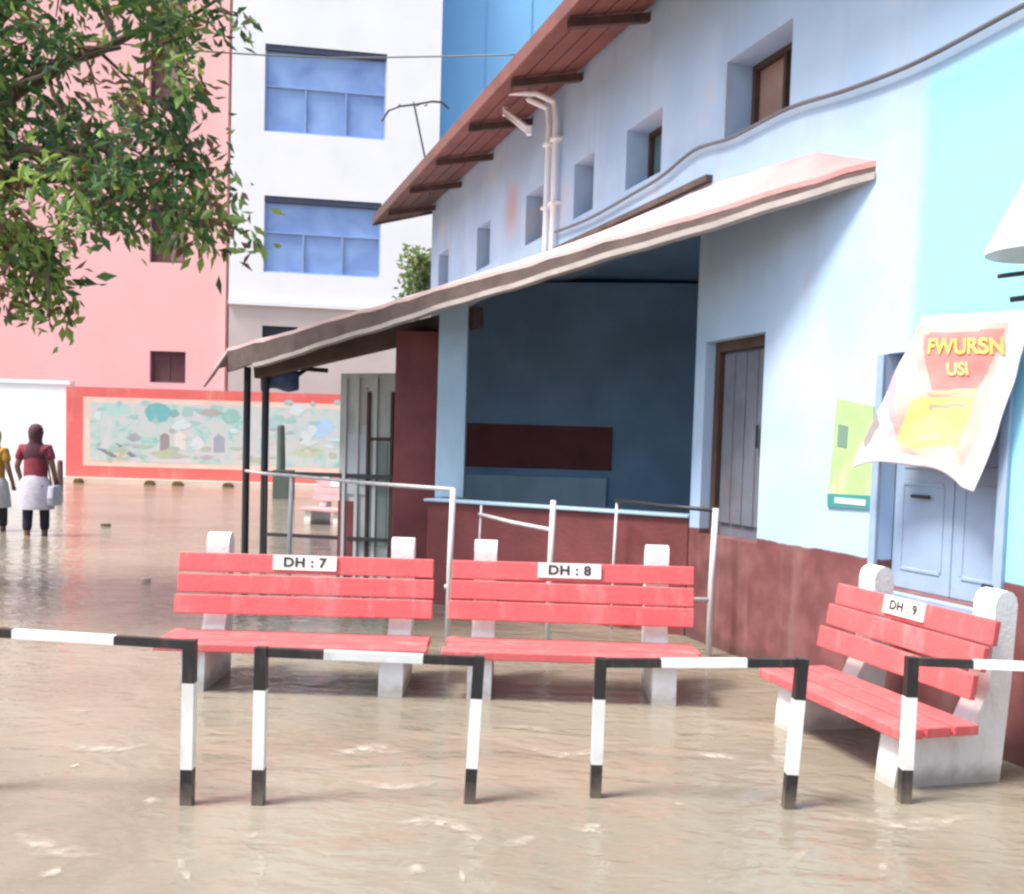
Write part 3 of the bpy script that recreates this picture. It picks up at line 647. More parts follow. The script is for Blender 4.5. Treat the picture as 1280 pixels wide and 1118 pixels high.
p_ = MB(); p_.tube([TB+Vector((-.18, 0, .1)), TB+Vector((-.18, -.02, .26))], .008, 5); obj("tie", p_, M_dkpipe, TBo, world=True); p_ = MB(); p_.tube([TB+Vector((.2, 0, .05)), TB+Vector((.3, .05, .13)), TB+Vector((.55, .08, .12))], .03, 6); obj("tie", p_, M_dkpipe, TBo, world=True)

# ------------------------------------------------------------------ buildings behind
def panelpx(mb, x0, y0, x1, y1, Y, th, mi=0):
    a_ = [at(x0, y1, Y), at(x1, y1, Y), at(x1, y0, Y), at(x0, y0, Y)]
    a_[1].z = a_[0].z; a_[3].x = a_[0].x; a_[2].x = a_[1].x; a_[2].z = a_[3].z
    mb.prism(a_, (0, -th, 0), mi)
def rect(mb, X0, X1, Z0, Z1, y0, y1, mi=0): mb.box(((X0+X1)/2, (y0+y1)/2, (Z0+Z1)/2), (X1-X0, y1-y0, Z1-Z0), mi)
def holes_facade(mb, X0, X1, Z0, Z1, holes, depth):     # facade plane y=0 (faces -y) with recessed openings
    xs = sorted({X0, X1, *[h[0] for h in holes], *[h[1] for h in holes]}); zz = sorted({Z0, Z1, *[h[2] for h in holes], *[h[3] for h in holes]})
    for i in range(len(xs)-1):
        for j in range(len(zz)-1):
            c_, d_ = (xs[i]+xs[i+1])/2, (zz[j]+zz[j+1])/2
            if any(h[0] < c_ < h[1] and h[2] < d_ < h[3] for h in holes): continue
            mb.add([(xs[i], 0, zz[j]), (xs[i+1], 0, zz[j]), (xs[i+1], 0, zz[j+1]), (xs[i], 0, zz[j+1])], [(0, 1, 2, 3)])
    for a_, b_, c_, d_ in holes:
        for p, q in (((a_, c_), (a_, d_)), ((a_, d_), (b_, d_)), ((b_, d_), (b_, c_)), ((b_, c_), (a_, c_))):
            mb.add([(p[0], 0, p[1]), (q[0], 0, q[1]), (q[0], depth, q[1]), (p[0], depth, p[1])], [(0, 1, 2, 3)])
# pink block
YP = 38.0
PK = thing("pink_building", "tall salmon pink building with small dark windows behind the mural wall", "building", loc=(0, YP, 0))
ph = []
for y0, y1 in ((-20, 130), (256, 328), (440, 478)):
    a_, b_ = at(187, y1, YP), at(232, y0, YP); ph.append((a_.x, b_.x, a_.z, b_.z))
for y0, y1 in ((-20, 130), (256, 328)):
    a_, b_ = at(-60, y1, YP), at(-15, y0, YP); ph.append((a_.x, b_.x, a_.z, b_.z))
XB = at(283, 300, YP).x
mb = MB(); holes_facade(mb, -34, XB, GZ, 23, ph, .25); mb.box(((-34+XB)/2, 6.2, 11.5), (XB+34-.02, 11.9, 23)); obj("wall", mb, M_pink, PK)
for a_, b_, c_, d_ in ph:
    mb = MB(); t_ = .09
    rect(mb, a_, b_, c_, c_+t_, .14, .22); rect(mb, a_, b_, d_-t_, d_, .14, .22); rect(mb, a_, a_+t_, c_+t_, d_-t_, .14, .22); rect(mb, b_-t_, b_, c_+t_, d_-t_, .14, .22); rect(mb, (a_+b_)/2-.04, (a_+b_)/2+.04, c_+t_, d_-t_, .15, .21)
    wf = obj("window", mb, mat("maroon_window_frame", (.10, .045, .05), .6), PK)
    mb = MB(); rect(mb, a_+t_, (a_+b_)/2-.04, c_+t_, d_-t_, .17, .19, 0); rect(mb, (a_+b_)/2+.04, b_-t_, c_+t_, d_-t_, .17, .19, 1)
    obj("shutter_leaf", mb, [mat("maroon_leaf", (.10, .035, .04), .6), mat("dusty_leaf", (.24, .13, .13), .6)] if d_-c_ > 1.6 else mat("maroon_leaf", (.10, .035, .04), .6), wf)
# white block with bands of blue glass, slightly turned
W0 = at(283, 560, 37.4); WT = R_(9)
WB = thing("white_building", "tall white building with two wide bands of blue glass windows", "building", loc=(W0.x, W0.y, 0), rz=WT)
wmt = WB.matrix_basis; wn = Vector((math.sin(WT), -math.cos(WT), 0))
def wb(px, py): return wmt.inverted() @ atp(px, py, Vector((W0.x, W0.y, 0)), wn)
bands_ = []
for (x0, y0, x1, y1) in ((330, 61, 484, 168), (329, 247, 477, 344)):
    a_, b_ = wb(x0, y1-4), wb(x1, y0+7); bands_.append((a_.x, b_.x, a_.z, b_.z))
a_, b_ = wb(327, 452), wb(372, 409); low = (a_.x, b_.x, a_.z, b_.z)
XW = wb(551, 100).x; ZL = wb(380, 385).z
mb = MB(); holes_facade(mb, 0, XW, ZL, 24, bands_, .22); mb.box((XW/2, 5.2, 11.9), (XW-.04, 9.9, 24.1)); mb.box((XW/2, -.06, ZL+.08), (XW, .118, .16)); obj("wall", mb, M_bwht, WB)
mb = MB(); holes_facade(mb, 0.02, XW-.02, GZ, ZL, [low], .2); obj("ground_storey", mb, M_beige, WB)
mb = MB(); rect(mb, low[0], low[1], low[2], low[3], .12, .18); obj("vent_window", mb, M_dark, WB)
for a_, b_, c_, d_ in bands_:
    mb = MB(); t_ = .07; n3 = 3; y0, y1 = .08, .16
    rect(mb, a_, b_, d_-.22, d_, .02, .17, 1); rect(mb, a_, b_, c_, c_+t_, y0, y1); rect(mb, a_, a_+t_, c_+t_, d_-.22, y0, y1); rect(mb, b_-t_, b_, c_+t_, d_-.22, y0, y1)
    zm = c_+(d_-c_)*.52; rect(mb, a_+t_, b_-t_, zm, zm+t_*.7, y0+.01, y1)
    for k in (1, 2): xk = a_+(b_-a_)*k/3; rect(mb, xk-.03, xk+.03, c_+t_, zm, y0+.015, y1)
    wf = obj("window", mb, [mat("blue_grey_mullion", (.30, .40, .62), .5), mat("dark_lintel", (.05, .06, .10), .6)], WB)
    mb = MB(); rect(mb, a_+.01, b_-.01, c_+.01, d_-.01, .17, .20); obj("pane", mb, M_glass, wf)
# blue clad block
BX = at(545, 300, 40).x
BB = thing("blue_building", "flat blue clad block rising behind the red eave", "building", loc=(BX, 40, 0))
mb = MB(); mb.box((7, 3, 11.8), (14, 6, 24)); obj("wall", mb, M_cblue, BB)
mb = MB()
for k in range(1, 8): mb.box((k*1.75, -.015, 11.8), (.05, .026, 24))
obj("cladding_joint", mb, mat("blue_joint", (.19, .44, .72), .5), BB)
# white low wall on the left
YM = 32.0
p0, p1 = at(-300, 475, YM), at(81, 603, YM)
zt = at(40, 474, YM).z
LW = thing("white_wall", "bright white yard wall left of the mural behind the walkers", "wall", loc=((p0.x+p1.x)/2, YM+.5, GZ))
mb = MB(); mb.box((0, 0, (zt-.12)/2-GZ/2), (p1.x-p0.x, .3, zt-.12-GZ)); obj("panel", mb, M_bwht, LW); mb = MB(); mb.box((0, 0, zt-GZ-.06), (p1.x-p0.x+.02, .40, .118)); obj("coping", mb, M_bwht, LW)
# mural wall
m0, m1 = at(82, 604, YM), at(640, 604, YM)
zt = at(82, 483, YM).z
MU = thing("mural_wall", "long wall painted with a pale landscape mural inside a coral red border", "mural", loc=((m0.x+m1.x)/2, YM+.25, GZ))
def mpx(mb, x0, y0, x1, y1, yf, th, mi=0):
    A_, B_ = at(x0, y0, YM), at(x1, y1, YM); rect(mb, A_.x, B_.x, min(A_.z, B_.z), max(A_.z, B_.z), yf, yf+th, mi)
mb = MB(); rect(mb, m0.x, m1.x, GZ, zt, YM, YM+.5); obj("wall", mb, M_redf, MU, world=True)
ztop_in, zbot_in = at(105, 496, YM).z, at(105, 582, YM).z
xin = at(104, 540, YM).x
cm = mat("cream_border", (.72, .52, .42), .7, .1, 2)
mb = MB(); rect(mb, xin, m1.x-.4, zbot_in, ztop_in, YM-.004, YM); mf = obj("mural_panel", mb, cm, MU, world=True)
ml = bpy.data.materials.new("mural_paint"); ml.use_nodes = True; t = ml.node_tree; b = t.nodes["Principled BSDF"]; b.inputs['Roughness'].default_value = .7
tc = t.nodes.new("ShaderNodeTexCoord"); n1 = t.nodes.new("ShaderNodeTexNoise"); n1.inputs['Scale'].default_value = 1.5; n1.inputs['Detail'].default_value = 9; n1.inputs['Roughness'].default_value = .7; n1.inputs['Distortion'].default_value = .6
t.links.new(tc.outputs['Object'], n1.inputs['Vector']); rp = t.nodes.new("ShaderNodeValToRGB"); e = rp.color_ramp.elements
e[0].position = .3; e[0].color = (.26, .36, .34, 1); e[1].position = .75; e[1].color = (.60, .56, .52, 1)
for p_s, c_ in ((.40, (.30, .50, .45)), (.48, (.48, .52, .47)), (.60, (.55, .50, .49))): q = e.new(p_s); q.color = (*c_, 1)
t.links.new(n1.outputs[0], rp.inputs[0]); t.links.new(rp.outputs[0], b.inputs['Base Color'])
mb = MB(); rect(mb, xin+.22, m1.x-.62, zbot_in+.16, ztop_in-.16, YM-.008, YM-.004); obj("mural_landscape", mb, ml, MU, world=True)
LIFT = [.0084]
def mshape(name, pix, colr):
    LIFT[0] += .00005; lift = LIFT[0]
    mb = MB(); mb.add([at(x, y, YM)*1.0+Vector((0, -lift, 0)) for x, y in pix], [tuple(range(len(pix)))]); obj(name, mb, flat("mural_%s%.2f" % (name, colr[0]), colr), MU, world=True)
def blob(x, y, rx, ry, n=14, j=.18): return [(x+rx*math.cos(2*math.pi*k/n)*(1+random.uniform(-j, j)), y-ry*math.sin(2*math.pi*k/n)*(1+random.uniform(-j, j))) for k in range(n)]
mshape("painted_treetop", blob(197, 516, 15, 12), (.16, .40, .39)); mshape("painted_treetop", blob(218, 517, 7, 5), (.20, .36, .33))
mshape("painted_treetop", blob(290, 522, 12, 10), (.26, .45, .38)); mshape("painted_treetop", blob(145, 512, 22, 8), (.38, .54, .48)); mshape("painted_treetop", blob(262, 516, 14, 5), (.40, .34, .30))
mshape("painted_hut", [(200, 545), (206, 541), (212, 545), (212, 570), (200, 570)], (.30, .24, .24)); mshape("painted_hut", [(267, 548), (273, 542), (281, 548), (281, 566), (267, 566)], (.32, .33, .36))
mshape("painted_hut", [(218, 544), (224, 538), (232, 545), (232, 562), (218, 562)], (.66, .58, .52)); mshape("painted_hut", [(240, 551), (247, 545), (255, 552), (255, 562), (240, 562)], (.62, .58, .58))
mshape("painted_path", [(120, 560), (133, 562), (152, 573), (140, 572)], (.20, .21, .22)); mshape("painted_path", [(143, 553), (150, 556), (172, 571), (164, 572)], (.20, .20, .21))
mshape("painted_path", [(186, 566), (210, 562), (240, 572), (200, 574)], (.42, .44, .30)); mshape("painted_cloud", blob(168, 547, 8, 5), (.34, .32, .34)); mshape("painted_cloud", blob(258, 572, 8, 3), (.46, .34, .38))
mshape("painted_lake", blob(400, 535, 18, 12), (.38, .52, .66)); mshape("painted_lake", blob(345, 528, 9, 9), (.36, .5, .5)); mshape("painted_treetop", blob(385, 566, 22, 6), (.46, .50, .36))
random.seed(21)
for nm_, colr, n_, yr, rr in (("painted_foliage", (.32, .47, .42), 20, (503, 530), (2, 6)), ("painted_grass", (.40, .44, .30), 18, (558, 576), (2, 7)), ("painted_stone", (.40, .38, .38), 12, (535, 574), (1.5, 4)), ("painted_flower", (.66, .46, .44), 16, (540, 574), (1, 3)), ("painted_haze", (.56, .60, .58), 10, (505, 560), (3, 9))):
    mb = MB()
    for _ in range(n_):
        LIFT[0] += .00004; x_, y_ = random.uniform(116, 425), random.uniform(*yr)
        mb.add([at(a_, b_, YM)+Vector((0, -LIFT[0], 0)) for a_, b_ in blob(x_, y_, random.uniform(*rr)*1.6, random.uniform(*rr)*.8, 9, .3)], [tuple(range(9))])
    obj(nm_, mb, flat("mural_"+nm_, colr), MU, world=True)
mb = MB(); rect(mb, m0.x-.3, m1.x, GZ, .16, YM-.45, YM-.004); obj("plinth", mb, cm, MU, world=True)
for x, y, wx, lab in ((98, 599, 10, "dark drain mouth at the left foot of the mural border"), (187, 603, 12, "dark kerb stone at the mural foot below the teal painted tree"), (222, 603, 13, "taller dark and yellow kerb stone at the mural foot"), (285, 605, 13, "dark kerb stone at the mural foot nearest the porch posts")):
    c_ = at(x, y+2, YM-.62); s_ = wx*YM/FP/2; pf = [(-s_, 0), (-s_*.8, .14), (-s_*.3, .20), (s_*.4, .19), (s_*.9, .1), (s_, 0)]
    mb = MB(); mb.prism([(c_.x+a_, YM-.75, GZ+.1+b_) for a_, b_ in pf], (0, .28, 0)); mb.box((c_.x, YM-.6, GZ+.05), (s_*2, .3, .1))
    tag(obj("kerb_stone", mb, mat("dark_stone", (.15, .085, .03), .8, .3, 4), bevel=.02), lab, "kerb stone", "kerb stones along the mural wall")
# posts near the walkers
q = at(75, 597, 27); mb = MB(); mb.tube([(q.x, 27, GZ), (q.x, 27, .75)], [.085, .075], 10); mb.lathe((q.x, 27, .75), [(.075, 0), (.06, .05), (0, .07)], 10)
tag(obj("bollard", mb, mat("brown_bollard", (.16, .08, .07), .7)), "brown bollard standing right of the walker in maroon", "bollard")
q = at(350, 600, 26); mb = MB(); mb.tube([(q.x, 26, GZ), (q.x+.02, 26, 1.0), (q.x, 26, 1.85)], [.13, .11, .10], 10); mb.lathe((q.x, 26, 1.85), [(.10, 0), (.09, .05), (0, .08)], 10); mb.box((q.x+.1, 26, .3), (.5, .35, .9))
tag(obj("gate_post", mb, mat("dark_green_post", (.09, .11, .09), .7)), "dark weathered post on a block seen between the porch posts", "post")

# ------------------------------------------------------------------ people wading away
def person(label, loc, rz, top_c, skirt_c, leg_c, scarf_c, hgt=1.0, bag=True):
    P = thing("person", label, "person", loc=loc, rz=rz)
    V = []; E_ = []; Rr = []
    def n(x, y, z, r, par=None):
        V.append((x*hgt, y*hgt, z*hgt)); Rr.append((r[0]*hgt, r[1]*hgt) if isinstance(r, tuple) else r*hgt)
        if par is not None: E_.append((par, len(V)-1))
        return len(V)-1
    hip = n(0, 0, .90, (.15, .11)); wa = n(0, .01, 1.06, (.125, .09), hip); ch = n(0, .02, 1.25, (.15, .10), wa); sh = n(0, .01, 1.38, (.10, .07), ch)
    nk = n(0, .01, 1.46, .05, sh); hb = n(0, .02, 1.53, .07, nk); hd = n(0, .03, 1.60, (.078, .095), hb); ht = n(0, .02, 1.67, .06, hd)
    for s_ in (-1, 1):
        a_ = n(s_*.17, 0, 1.37, .055, sh); el = n(s_*.25, -.02, 1.12, .042, a_); wr = n(s_*.24, .10, .92, .030, el); pa = n(s_*.235, .13, .86, (.034, .022), wr)
        for k, (dx, ln) in enumerate(((-.030, .065), (-.010, .08), (.010, .085), (.030, .075))):
            f1 = n(s_*.235+dx, .145, .82, .0095, pa); n(s_*.235+dx*.9, .15, .82-ln*.6, .008, f1)
        th_ = n(s_*.235-s_*.035, .15, .865, .011, pa); n(s_*.235-s_*.045, .165, .83, .009, th_)
        st_ = .09 if s_ > 0 else -.05
        kn = n(s_*.095, st_*.8+.02, .50, .065, n(s_*.09, 0, .82, .092, hip)); an = n(s_*.095, st_, .10, .042, kn); n(s_*.10, st_+.10, .04, .04, an)
    obj("body", skin(V, E_, Rr), M_skin, P, smooth=True)
    def grow(name, pts, rad, mt, lvl=2):
        v_ = [(x*hgt, y*hgt, z*hgt) for x, y, z, _ in pts]; e_ = [(q_, k) for k, (_, _, _, q_) in enumerate(pts) if q_ is not None]
        return obj(name, skin(v_, e_, [(r[0]*hgt, r[1]*hgt) if isinstance(r, tuple) else r*hgt for r in rad], lvl), mt, P, smooth=True)
    # loose top with short sleeves
    grow("top", [(0, .01, 1.10, None), (0, .02, 1.26, 0), (0, .01, 1.40, 1), (-.17, 0, 1.385, 2), (.17, 0, 1.385, 2), (-.235, -.015, 1.2, 3), (.235, -.015, 1.2, 4), (0, 0, .93, 0)],
         [(.175, .135), (.19, .135), (.12, .095), .078, .078, .066, .066, (.185, .14)], mat("cloth_%.2f%.2f" % top_c[:2], top_c, .85, .15, 14, .3, 60))
    def loft(name, rings, mt, n_=20):
        mb = MB()
        for y, rx, ry, z in rings: mb.v += [Vector((rx*math.cos(2*math.pi*k/n_)*(1+.03*math.sin(k*2.7+z*9)), y+ry*math.sin(2*math.pi*k/n_), z))*hgt for k in range(n_)]
        for i_ in range(len(rings)-1):
            for k in range(n_): mb.f.append((i_*n_+k, i_*n_+(k+1) % n_, (i_+1)*n_+(k+1) % n_, (i_+1)*n_+k)); mb.m.append(0)
        return obj(name, mb, mt, P, smooth=True)
    loft("tunic_skirt", [(.0, .15, .12, 1.0), (.0, .21, .16, .90), (.01, .232, .185, .76), (.015, .24, .205, .62), (.015, .245, .21, .52)], mat("cloth_%.2f%.2f" % skirt_c[:2], skirt_c, .85, .15, 14, .3, 60))
    grow("trousers", [(0, 0, .84, None), (-.092, 0, .78, 0), (.092, 0, .78, 0), (-.095, -.02, .50, 1), (.095, .085, .50, 2), (-.095, -.05, .20, 3), (.095, .09, .20, 4)],
         [(.13, .10), .088, .088, .075, .075, .066, .066], mat("cloth_%.2f%.2f" % leg_c[:2], leg_c, .85, .15, 14))
    loft("head_scarf", [(-.06, .12, .035, 1.20), (-.05, .15, .06, 1.28), (-.02, .165, .085, 1.37), (-.01, .12, .085, 1.43), (.0, .085, .085, 1.475), (.0, .092, .10, 1.53), (.005, .10, .115, 1.60), (.01, .092, .107, 1.66), (.015, .066, .078, 1.705), (.02, .03, .035, 1.725), (.02, .002, .002, 1.73)],
         mat("cloth_%.2f%.2f" % scarf_c[:2], scarf_c, .85, .15, 14))
    # face (turned away from us)
    mb = MB(); mb.lathe((0, .128*hgt, 1.565*hgt), [(0, -.03), (.012, -.02), (.014, 0), (.006, .03), (0, .035)], 8); obj("nose", mb, M_skin, P, smooth=True)
    for s_ in (-1, 1):
        mb = MB(); mb.lathe((s_*.03*hgt, .112*hgt, 1.60*hgt), [(0, -.009), (.011, 0), (0, .009)], 8); obj("eye", mb, flat("eye_dark", (.03, .02, .02)), P)
    mb = MB(); mb.box((0, .115*hgt, 1.535*hgt), (.045, .02, .012)); obj("mouth", mb, flat("lip", (.25, .08, .07)), P, bevel=.004)
    if bag:
        bx = thing("shoulder_bag", "pale grey shoulder bag carried at the right hip of the walker in maroon", "bag", loc=Vector(loc)+Vector((.30, -.02, .60)))
        mb = MB(); mb.prism([(.0-.05, y, z) for y, z in ((-.16, 0), (.16, 0), (.18, .12), (.14, .30), (-.14, .30), (-.18, .12))], (.10, 0, 0)); obj("pouch", mb, mat("bag_grey", (.42, .42, .46), .8, .2, 9), bx, bevel=.03)
        mb = MB(); mb.tube([(0, -.12, .28), (-.06, -.08, .55), (-.12, -.07, .80)], .012, 6); mb.tube([(0, .12, .28), (-.06, .10, .55), (-.12, .06, .80)], .012, 6); obj("strap", mb, M_bw_k, bx)
    return P
pp = at(44, 668, 14.7)
person("person in a maroon top and head scarf wading away from the camera", (pp.x, 14.7, GZ), .05, (.25, .035, .055), (.50, .46, .52), (.025, .022, .04), (.085, .03, .04), 1.04)
pq = at(-3, 660, 15.2)
person("person in a mustard top cut by the left edge of the picture", (pq.x-.06, 15.2, GZ), -.1, (.42, .22, .035), (.44, .42, .42), (.03, .03, .035), (.40, .24, .06), .99, bag=False)

# ------------------------------------------------------------------ trees
def leaf_mesh(clusters, per, size, spread, nm, droop=.7):
    mb = MB()
    for c_, k in clusters:
        ax_ = Vector((random.gauss(.35, .6), random.gauss(0, .5), random.gauss(-droop, .35))).normalized()
        nv = noise.noise(c_*1.1)+random.gauss(0, .16); tone = 0 if nv < -.18 else 1 if nv < .08 else 2
        if nm > 3 and random.random() < .12: tone = 3
        for _ in range(int(per*k)):
            tt = random.uniform(-.5, 1); p = c_ + ax_*(tt*spread) + Vector((random.gauss(0, 1), random.gauss(0, 1), random.gauss(0, 1)))*spread*.33
            d = (ax_*.9 + Vector((random.gauss(0, .6), random.gauss(0, .6), random.gauss(0, .5)))).normalized()
            sd_ = d.cross(Vector((random.gauss(0, 1), random.gauss(0, 1), random.gauss(0, 1)))); sd_.normalize()
            l_ = size*random.uniform(.6, 1.25); wd_ = l_*random.uniform(.34, .48); nn = sd_.cross(d)*l_*.12
            mi = tone if random.random() < .65 else random.randrange(nm)
            mb.add([p, p+d*l_*.45+sd_*wd_*.5-nn, p+d*l_, p+d*l_*.45-sd_*wd_*.5-nn, p+d*l_*.5+nn*.3], [(0, 1, 4), (1, 2, 4), (2, 3, 4), (3, 0, 4)], mi)
    return mb
def leafmat(name, c):
    M = mat(name, c, .5, .25, 9, spec=.35); b = M.node_tree.nodes["Principled BSDF"]
    b.inputs['Subsurface Weight'].default_value = 0
    t = M.node_tree; tr = t.nodes.new("ShaderNodeBsdfTranslucent"); tr.inputs[0].default_value = (c[0]*1.6, c[1]*1.5, c[2]*.8, 1); mx = t.nodes.new("ShaderNodeMixShader"); mx.inputs[0].default_value = .3
    o_ = t.nodes["Material Output"]; t.links.new(b.outputs[0], mx.inputs[1]); t.links.new(tr.outputs[0], mx.inputs[2]); t.links.new(mx.outputs[0], o_.inputs[0]); return M
LEAF = [leafmat("leaf_dark", (.055, .125, .055)), leafmat("leaf_mid", (.115, .23, .085)), leafmat("leaf_light", (.26, .38, .12)), leafmat("leaf_brown", (.17, .11, .07))]
tb = Vector((-6.6, 9.4, GZ))
TR = thing("leafy_tree", "broad leaved tree hanging its drooping branches in from the upper left", "tree", loc=tb)
mb = MB(); fork = tb+Vector((.5, -.2, 3.4))
mb.tube([tb-Vector((0, 0, .1)), tb+Vector((.1, 0, 1.2)), tb+Vector((.3, -.1, 2.4)), fork], [.30, .24, .21, .19], 12); obj("trunk", mb, M_bark, TR, world=True, smooth=True)
tips = [(150, 60, 8.2), (230, 200, 8.0), (120, 200, 7.6), (60, 330, 7.9), (240, 20, 8.8), (-150, 100, 8.5), (-300, -60, 9), (30, -120, 8.6), (180, -150, 8.9), (215, 255, 8.1), (-200, 250, 9)]
mb = MB()
for x, y, Y in tips:
    e_ = at(x, y, Y); m_ = fork.lerp(e_, .5)+Vector((0, 0, .7)); pts = [fork]
    for k in range(1, 9):
        t_ = k/8; pts.append(fork*(1-t_)**2+m_*2*t_*(1-t_)+e_*t_*t_+Vector((random.gauss(0, .05), random.gauss(0, .05), random.gauss(0, .05)))*(k < 8))
    mb.tube(pts, [.11*(1-k/8)+.012 for k in range(9)], 7)
    for k in range(5, 9):
        s0 = pts[k]; dv = Vector((random.gauss(.3, .35), random.gauss(0, .4), random.gauss(-.35, .3)))
        mb.tube([s0, s0+dv*.5+Vector((0, 0, .06)), s0+dv], [.018, .011, .005], 5)
obj("limb", mb, M_bark, TR, world=True, smooth=True)
def inside(x, y, poly):
    r = False; j = len(poly)-1
    for i in range(len(poly)):
        if (poly[i][1] > y) != (poly[j][1] > y) and x < (poly[j][0]-poly[i][0])*(y-poly[i][1])/(poly[j][1]-poly[i][1])+poly[i][0]: r = not r
        j = i
    return r
dense = [(-420, -260), (240, -260), (300, -40), (250, 0), (238, 40), (232, 120), (222, 190), (232, 250), (205, 272), (150, 262), (110, 278), (75, 262), (40, 236), (0, 230), (-60, 300), (-420, 260)]
thin = [(95, -10), (185, -10), (182, 62), (165, 95), (118, 60)]
cl = []
while len(cl) < 410:
    x, y = random.uniform(-420, 310), random.uniform(-260, 310)
    if not inside(x, y, dense): continue
    if inside(x, y, thin) and random.random() < .86: continue
    if noise.noise(Vector((x*.02, y*.02, 3.1))) < -.14: continue
    cl.append((at(x, y, random.uniform(7.0, 9.6)), .8))
for x, y, n_, k in ((236, 30, 3, .8), (285, 5, 3, .5), (300, 12, 1, .3), (240, 108, 3, .5), (252, 106, 2, .25), (240, 190, 4, .7), (262, 198, 3, .45), (285, 208, 2, .35), (300, 214, 2, .22), (255, 248, 4, .6), (275, 270, 3, .5), (293, 288, 3, .45), (300, 296, 2, .3),
                    (20, 320, 5, .7), (45, 340, 6, .8), (58, 365, 5, .7), (70, 388, 4, .6), (10, 350, 4, .6), (20, 300, 4, .5), (150, 285, 4, .6), (95, 285, 3, .5), (225, 270, 4, .9), (-10, 300, 5, .7), (5, 375, 3, .4)):
    if x > 230: x -= 14
    if y > 280: y -= 22
    for _ in range(n_): cl.append((at(x+random.gauss(0, 6), y+random.gauss(0, 6), random.uniform(7.7, 8.5)), k*.6))
obj("crown", leaf_mesh(cl, 54, .13, .26, 4), LEAF, TR, world=True)
# small tree past the far end of the building
sb = at(517, 560, 18.5); ST = thing("small_tree", "small pale green tree past the far corner of the blue wall", "tree", loc=(sb.x, 18.5, GZ))
mb = MB(); mb.tube([(sb.x, 18.5, GZ), (sb.x+.05, 18.5, 2), (sb.x+.0, 18.5, 4.2)], [.09, .07, .03], 8); obj("trunk", mb, M_bark, ST, world=True)
cl = [(at(random.gauss(524, 8), random.uniform(318, 385), random.uniform(18.1, 18.9)), 1) for _ in range(38)]
obj("crown", leaf_mesh(cl, 30, .14, .26, 3, .3), [leafmat("leaf_pale", (.16, .22, .11)), leafmat("leaf_mid", (.065, .135, .04)), leafmat("leaf_yellow", (.25, .30, .13))], ST, world=True)

# ------------------------------------------------------------------ floating scraps, foam and painted reflections on the water
fm = MB(); COVER = []
def streak(pix, wpx):
    pts = [atz(x, y, .004) for x, y in pix]; fine = []
    for k in range(len(pts)-1):
        for j in range(8): fine.append(pts[k].lerp(pts[k+1], j/8))
    fine.append(pts[-1]); n_ = len(fine); vs_ = []; sd0 = random.random()*50
    for k, p in enumerate(fine):
        d = (fine[min(k+1, n_-1)]-fine[max(k-1, 0)]).normalized(); sd_ = Vector((-d.y, d.x, 0)); env = math.sin(math.pi*k/(n_-1))
        ww = wpx*1.7*p.y/FP*(.3+.7*env)*(1+abs(sd_.y)*1.6)*(1+.5*noise.noise(Vector((sd0, k*.35, 0))))
        p = p+sd_*ww*.5*noise.noise(Vector((sd0+9, k*.3, 0)))
        vs_ += [p+sd_*ww, p+sd_*ww*.3, p-sd_*ww*.3, p-sd_*ww]; c_ = max(0, env*(.75+.6*noise.noise(Vector((sd0, 5, k*.4))))); COVER.extend([0, c_, c_, 0])
    fm.add(vs_, [(4*k+q, 4*k+q+1, 4*k+q+5, 4*k+q+4) for k in range(n_-1) for q in range(3)])
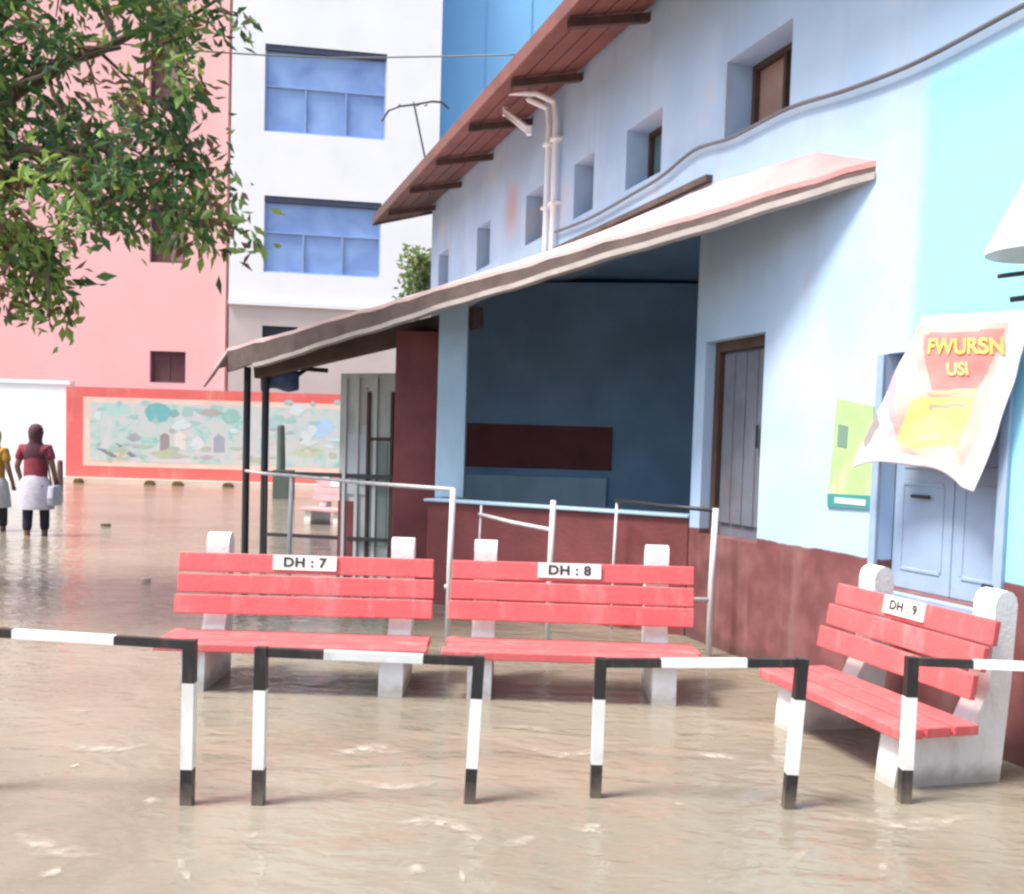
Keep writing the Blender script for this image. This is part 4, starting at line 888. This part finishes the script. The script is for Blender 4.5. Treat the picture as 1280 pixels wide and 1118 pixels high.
for pix, wp in (([(458, 1024), (500, 1028), (545, 1026), (580, 1036), (598, 1050), (585, 1066)], 4.5), ([(625, 1057), (650, 1052), (672, 1045)], 4), ([(705, 1033), (740, 1036), (760, 1041)], 4.5), ([(500, 1087), (535, 1089)], 4), ([(305, 1044), (335, 1043)], 4),
                ([(322, 1062), (330, 1080), (320, 1112)], 2.6), ([(222, 1068), (228, 1085), (240, 1110)], 2.6), ([(50, 1090), (82, 1092)], 4), ([(170, 1004), (205, 1001)], 3), ([(575, 1080), (580, 1112)], 2.4), ([(75, 888), (115, 889)], 4), ([(60, 930), (130, 938), (190, 930)], 4), ([(400, 945), (470, 935), (520, 945)], 4), ([(430, 975), (500, 985), (560, 975)], 4), ([(640, 930), (700, 945), (760, 935)], 4), ([(20, 1040), (60, 1062), (130, 1070)], 6), ([(620, 905), (700, 915)], 3), ([(860, 940), (930, 950)], 4), ([(1030, 1020), (1130, 1032), (1230, 1020)], 5), ([(1010, 1060), (985, 1085)], 2.4), ([(1110, 1070), (1100, 1100)], 2.2), ([(840, 1004), (858, 1007)], 2), ([(88, 957), (100, 957)], 2)):
    streak(pix, wp)
M_foam_refl = mat("pale_foam_reflections", (.50, .43, .35), .5, .12, 9)  # pale strips stand for foam and for bright reflections on the water
t = M_foam_refl.node_tree; an = t.nodes.new("ShaderNodeAttribute"); an.attribute_name = "cover"; nf = t.nodes.new("ShaderNodeTexNoise"); nf.inputs['Scale'].default_value = 16; nf.inputs['Detail'].default_value = 5
tcf = t.nodes.new("ShaderNodeTexCoord"); t.links.new(tcf.outputs['Object'], nf.inputs['Vector']); mf_ = t.nodes.new("ShaderNodeMath"); mf_.operation = 'MULTIPLY'; mr_ = t.nodes.new("ShaderNodeMapRange"); mr_.inputs[1].default_value = .3; mr_.inputs[2].default_value = .65
t.links.new(nf.outputs[0], mr_.inputs[0]); t.links.new(an.outputs['Fac'], mf_.inputs[0]); t.links.new(mr_.outputs[0], mf_.inputs[1]); t.links.new(mf_.outputs[0], t.nodes["Principled BSDF"].inputs['Alpha'])
fo = tag(obj("foam_reflections", fm, M_foam_refl), kind="stuff")
ca = fo.data.attributes.new("cover", 'FLOAT', 'POINT'); ca.data.foreach_set("value", COVER)
for x, y, wx, lab, c_ in ((132, 657, .08, "dark scrap floating in the water behind the left bench", (.12, .06, .05)), (182, 726, .05, "small pale scrap floating left of the benches", (.6, .4, .32))):
    q = atz(x, y, 0.01); mb = MB(); mb.prism([q+Vector((a_*wx, b_*wx, 0)) for a_, b_ in ((-1, -.3), (-.2, -.7), (.8, -.4), (1.1, .2), (.1, .6), (-.8, .4))], (0, 0, .05)); mb.v = [v+Vector((0, 0, -.02)) for v in mb.v]
    tag(obj("floating_scrap", mb, flat("scrap%.2f" % c_[0], c_), bevel=.01), lab, "litter")
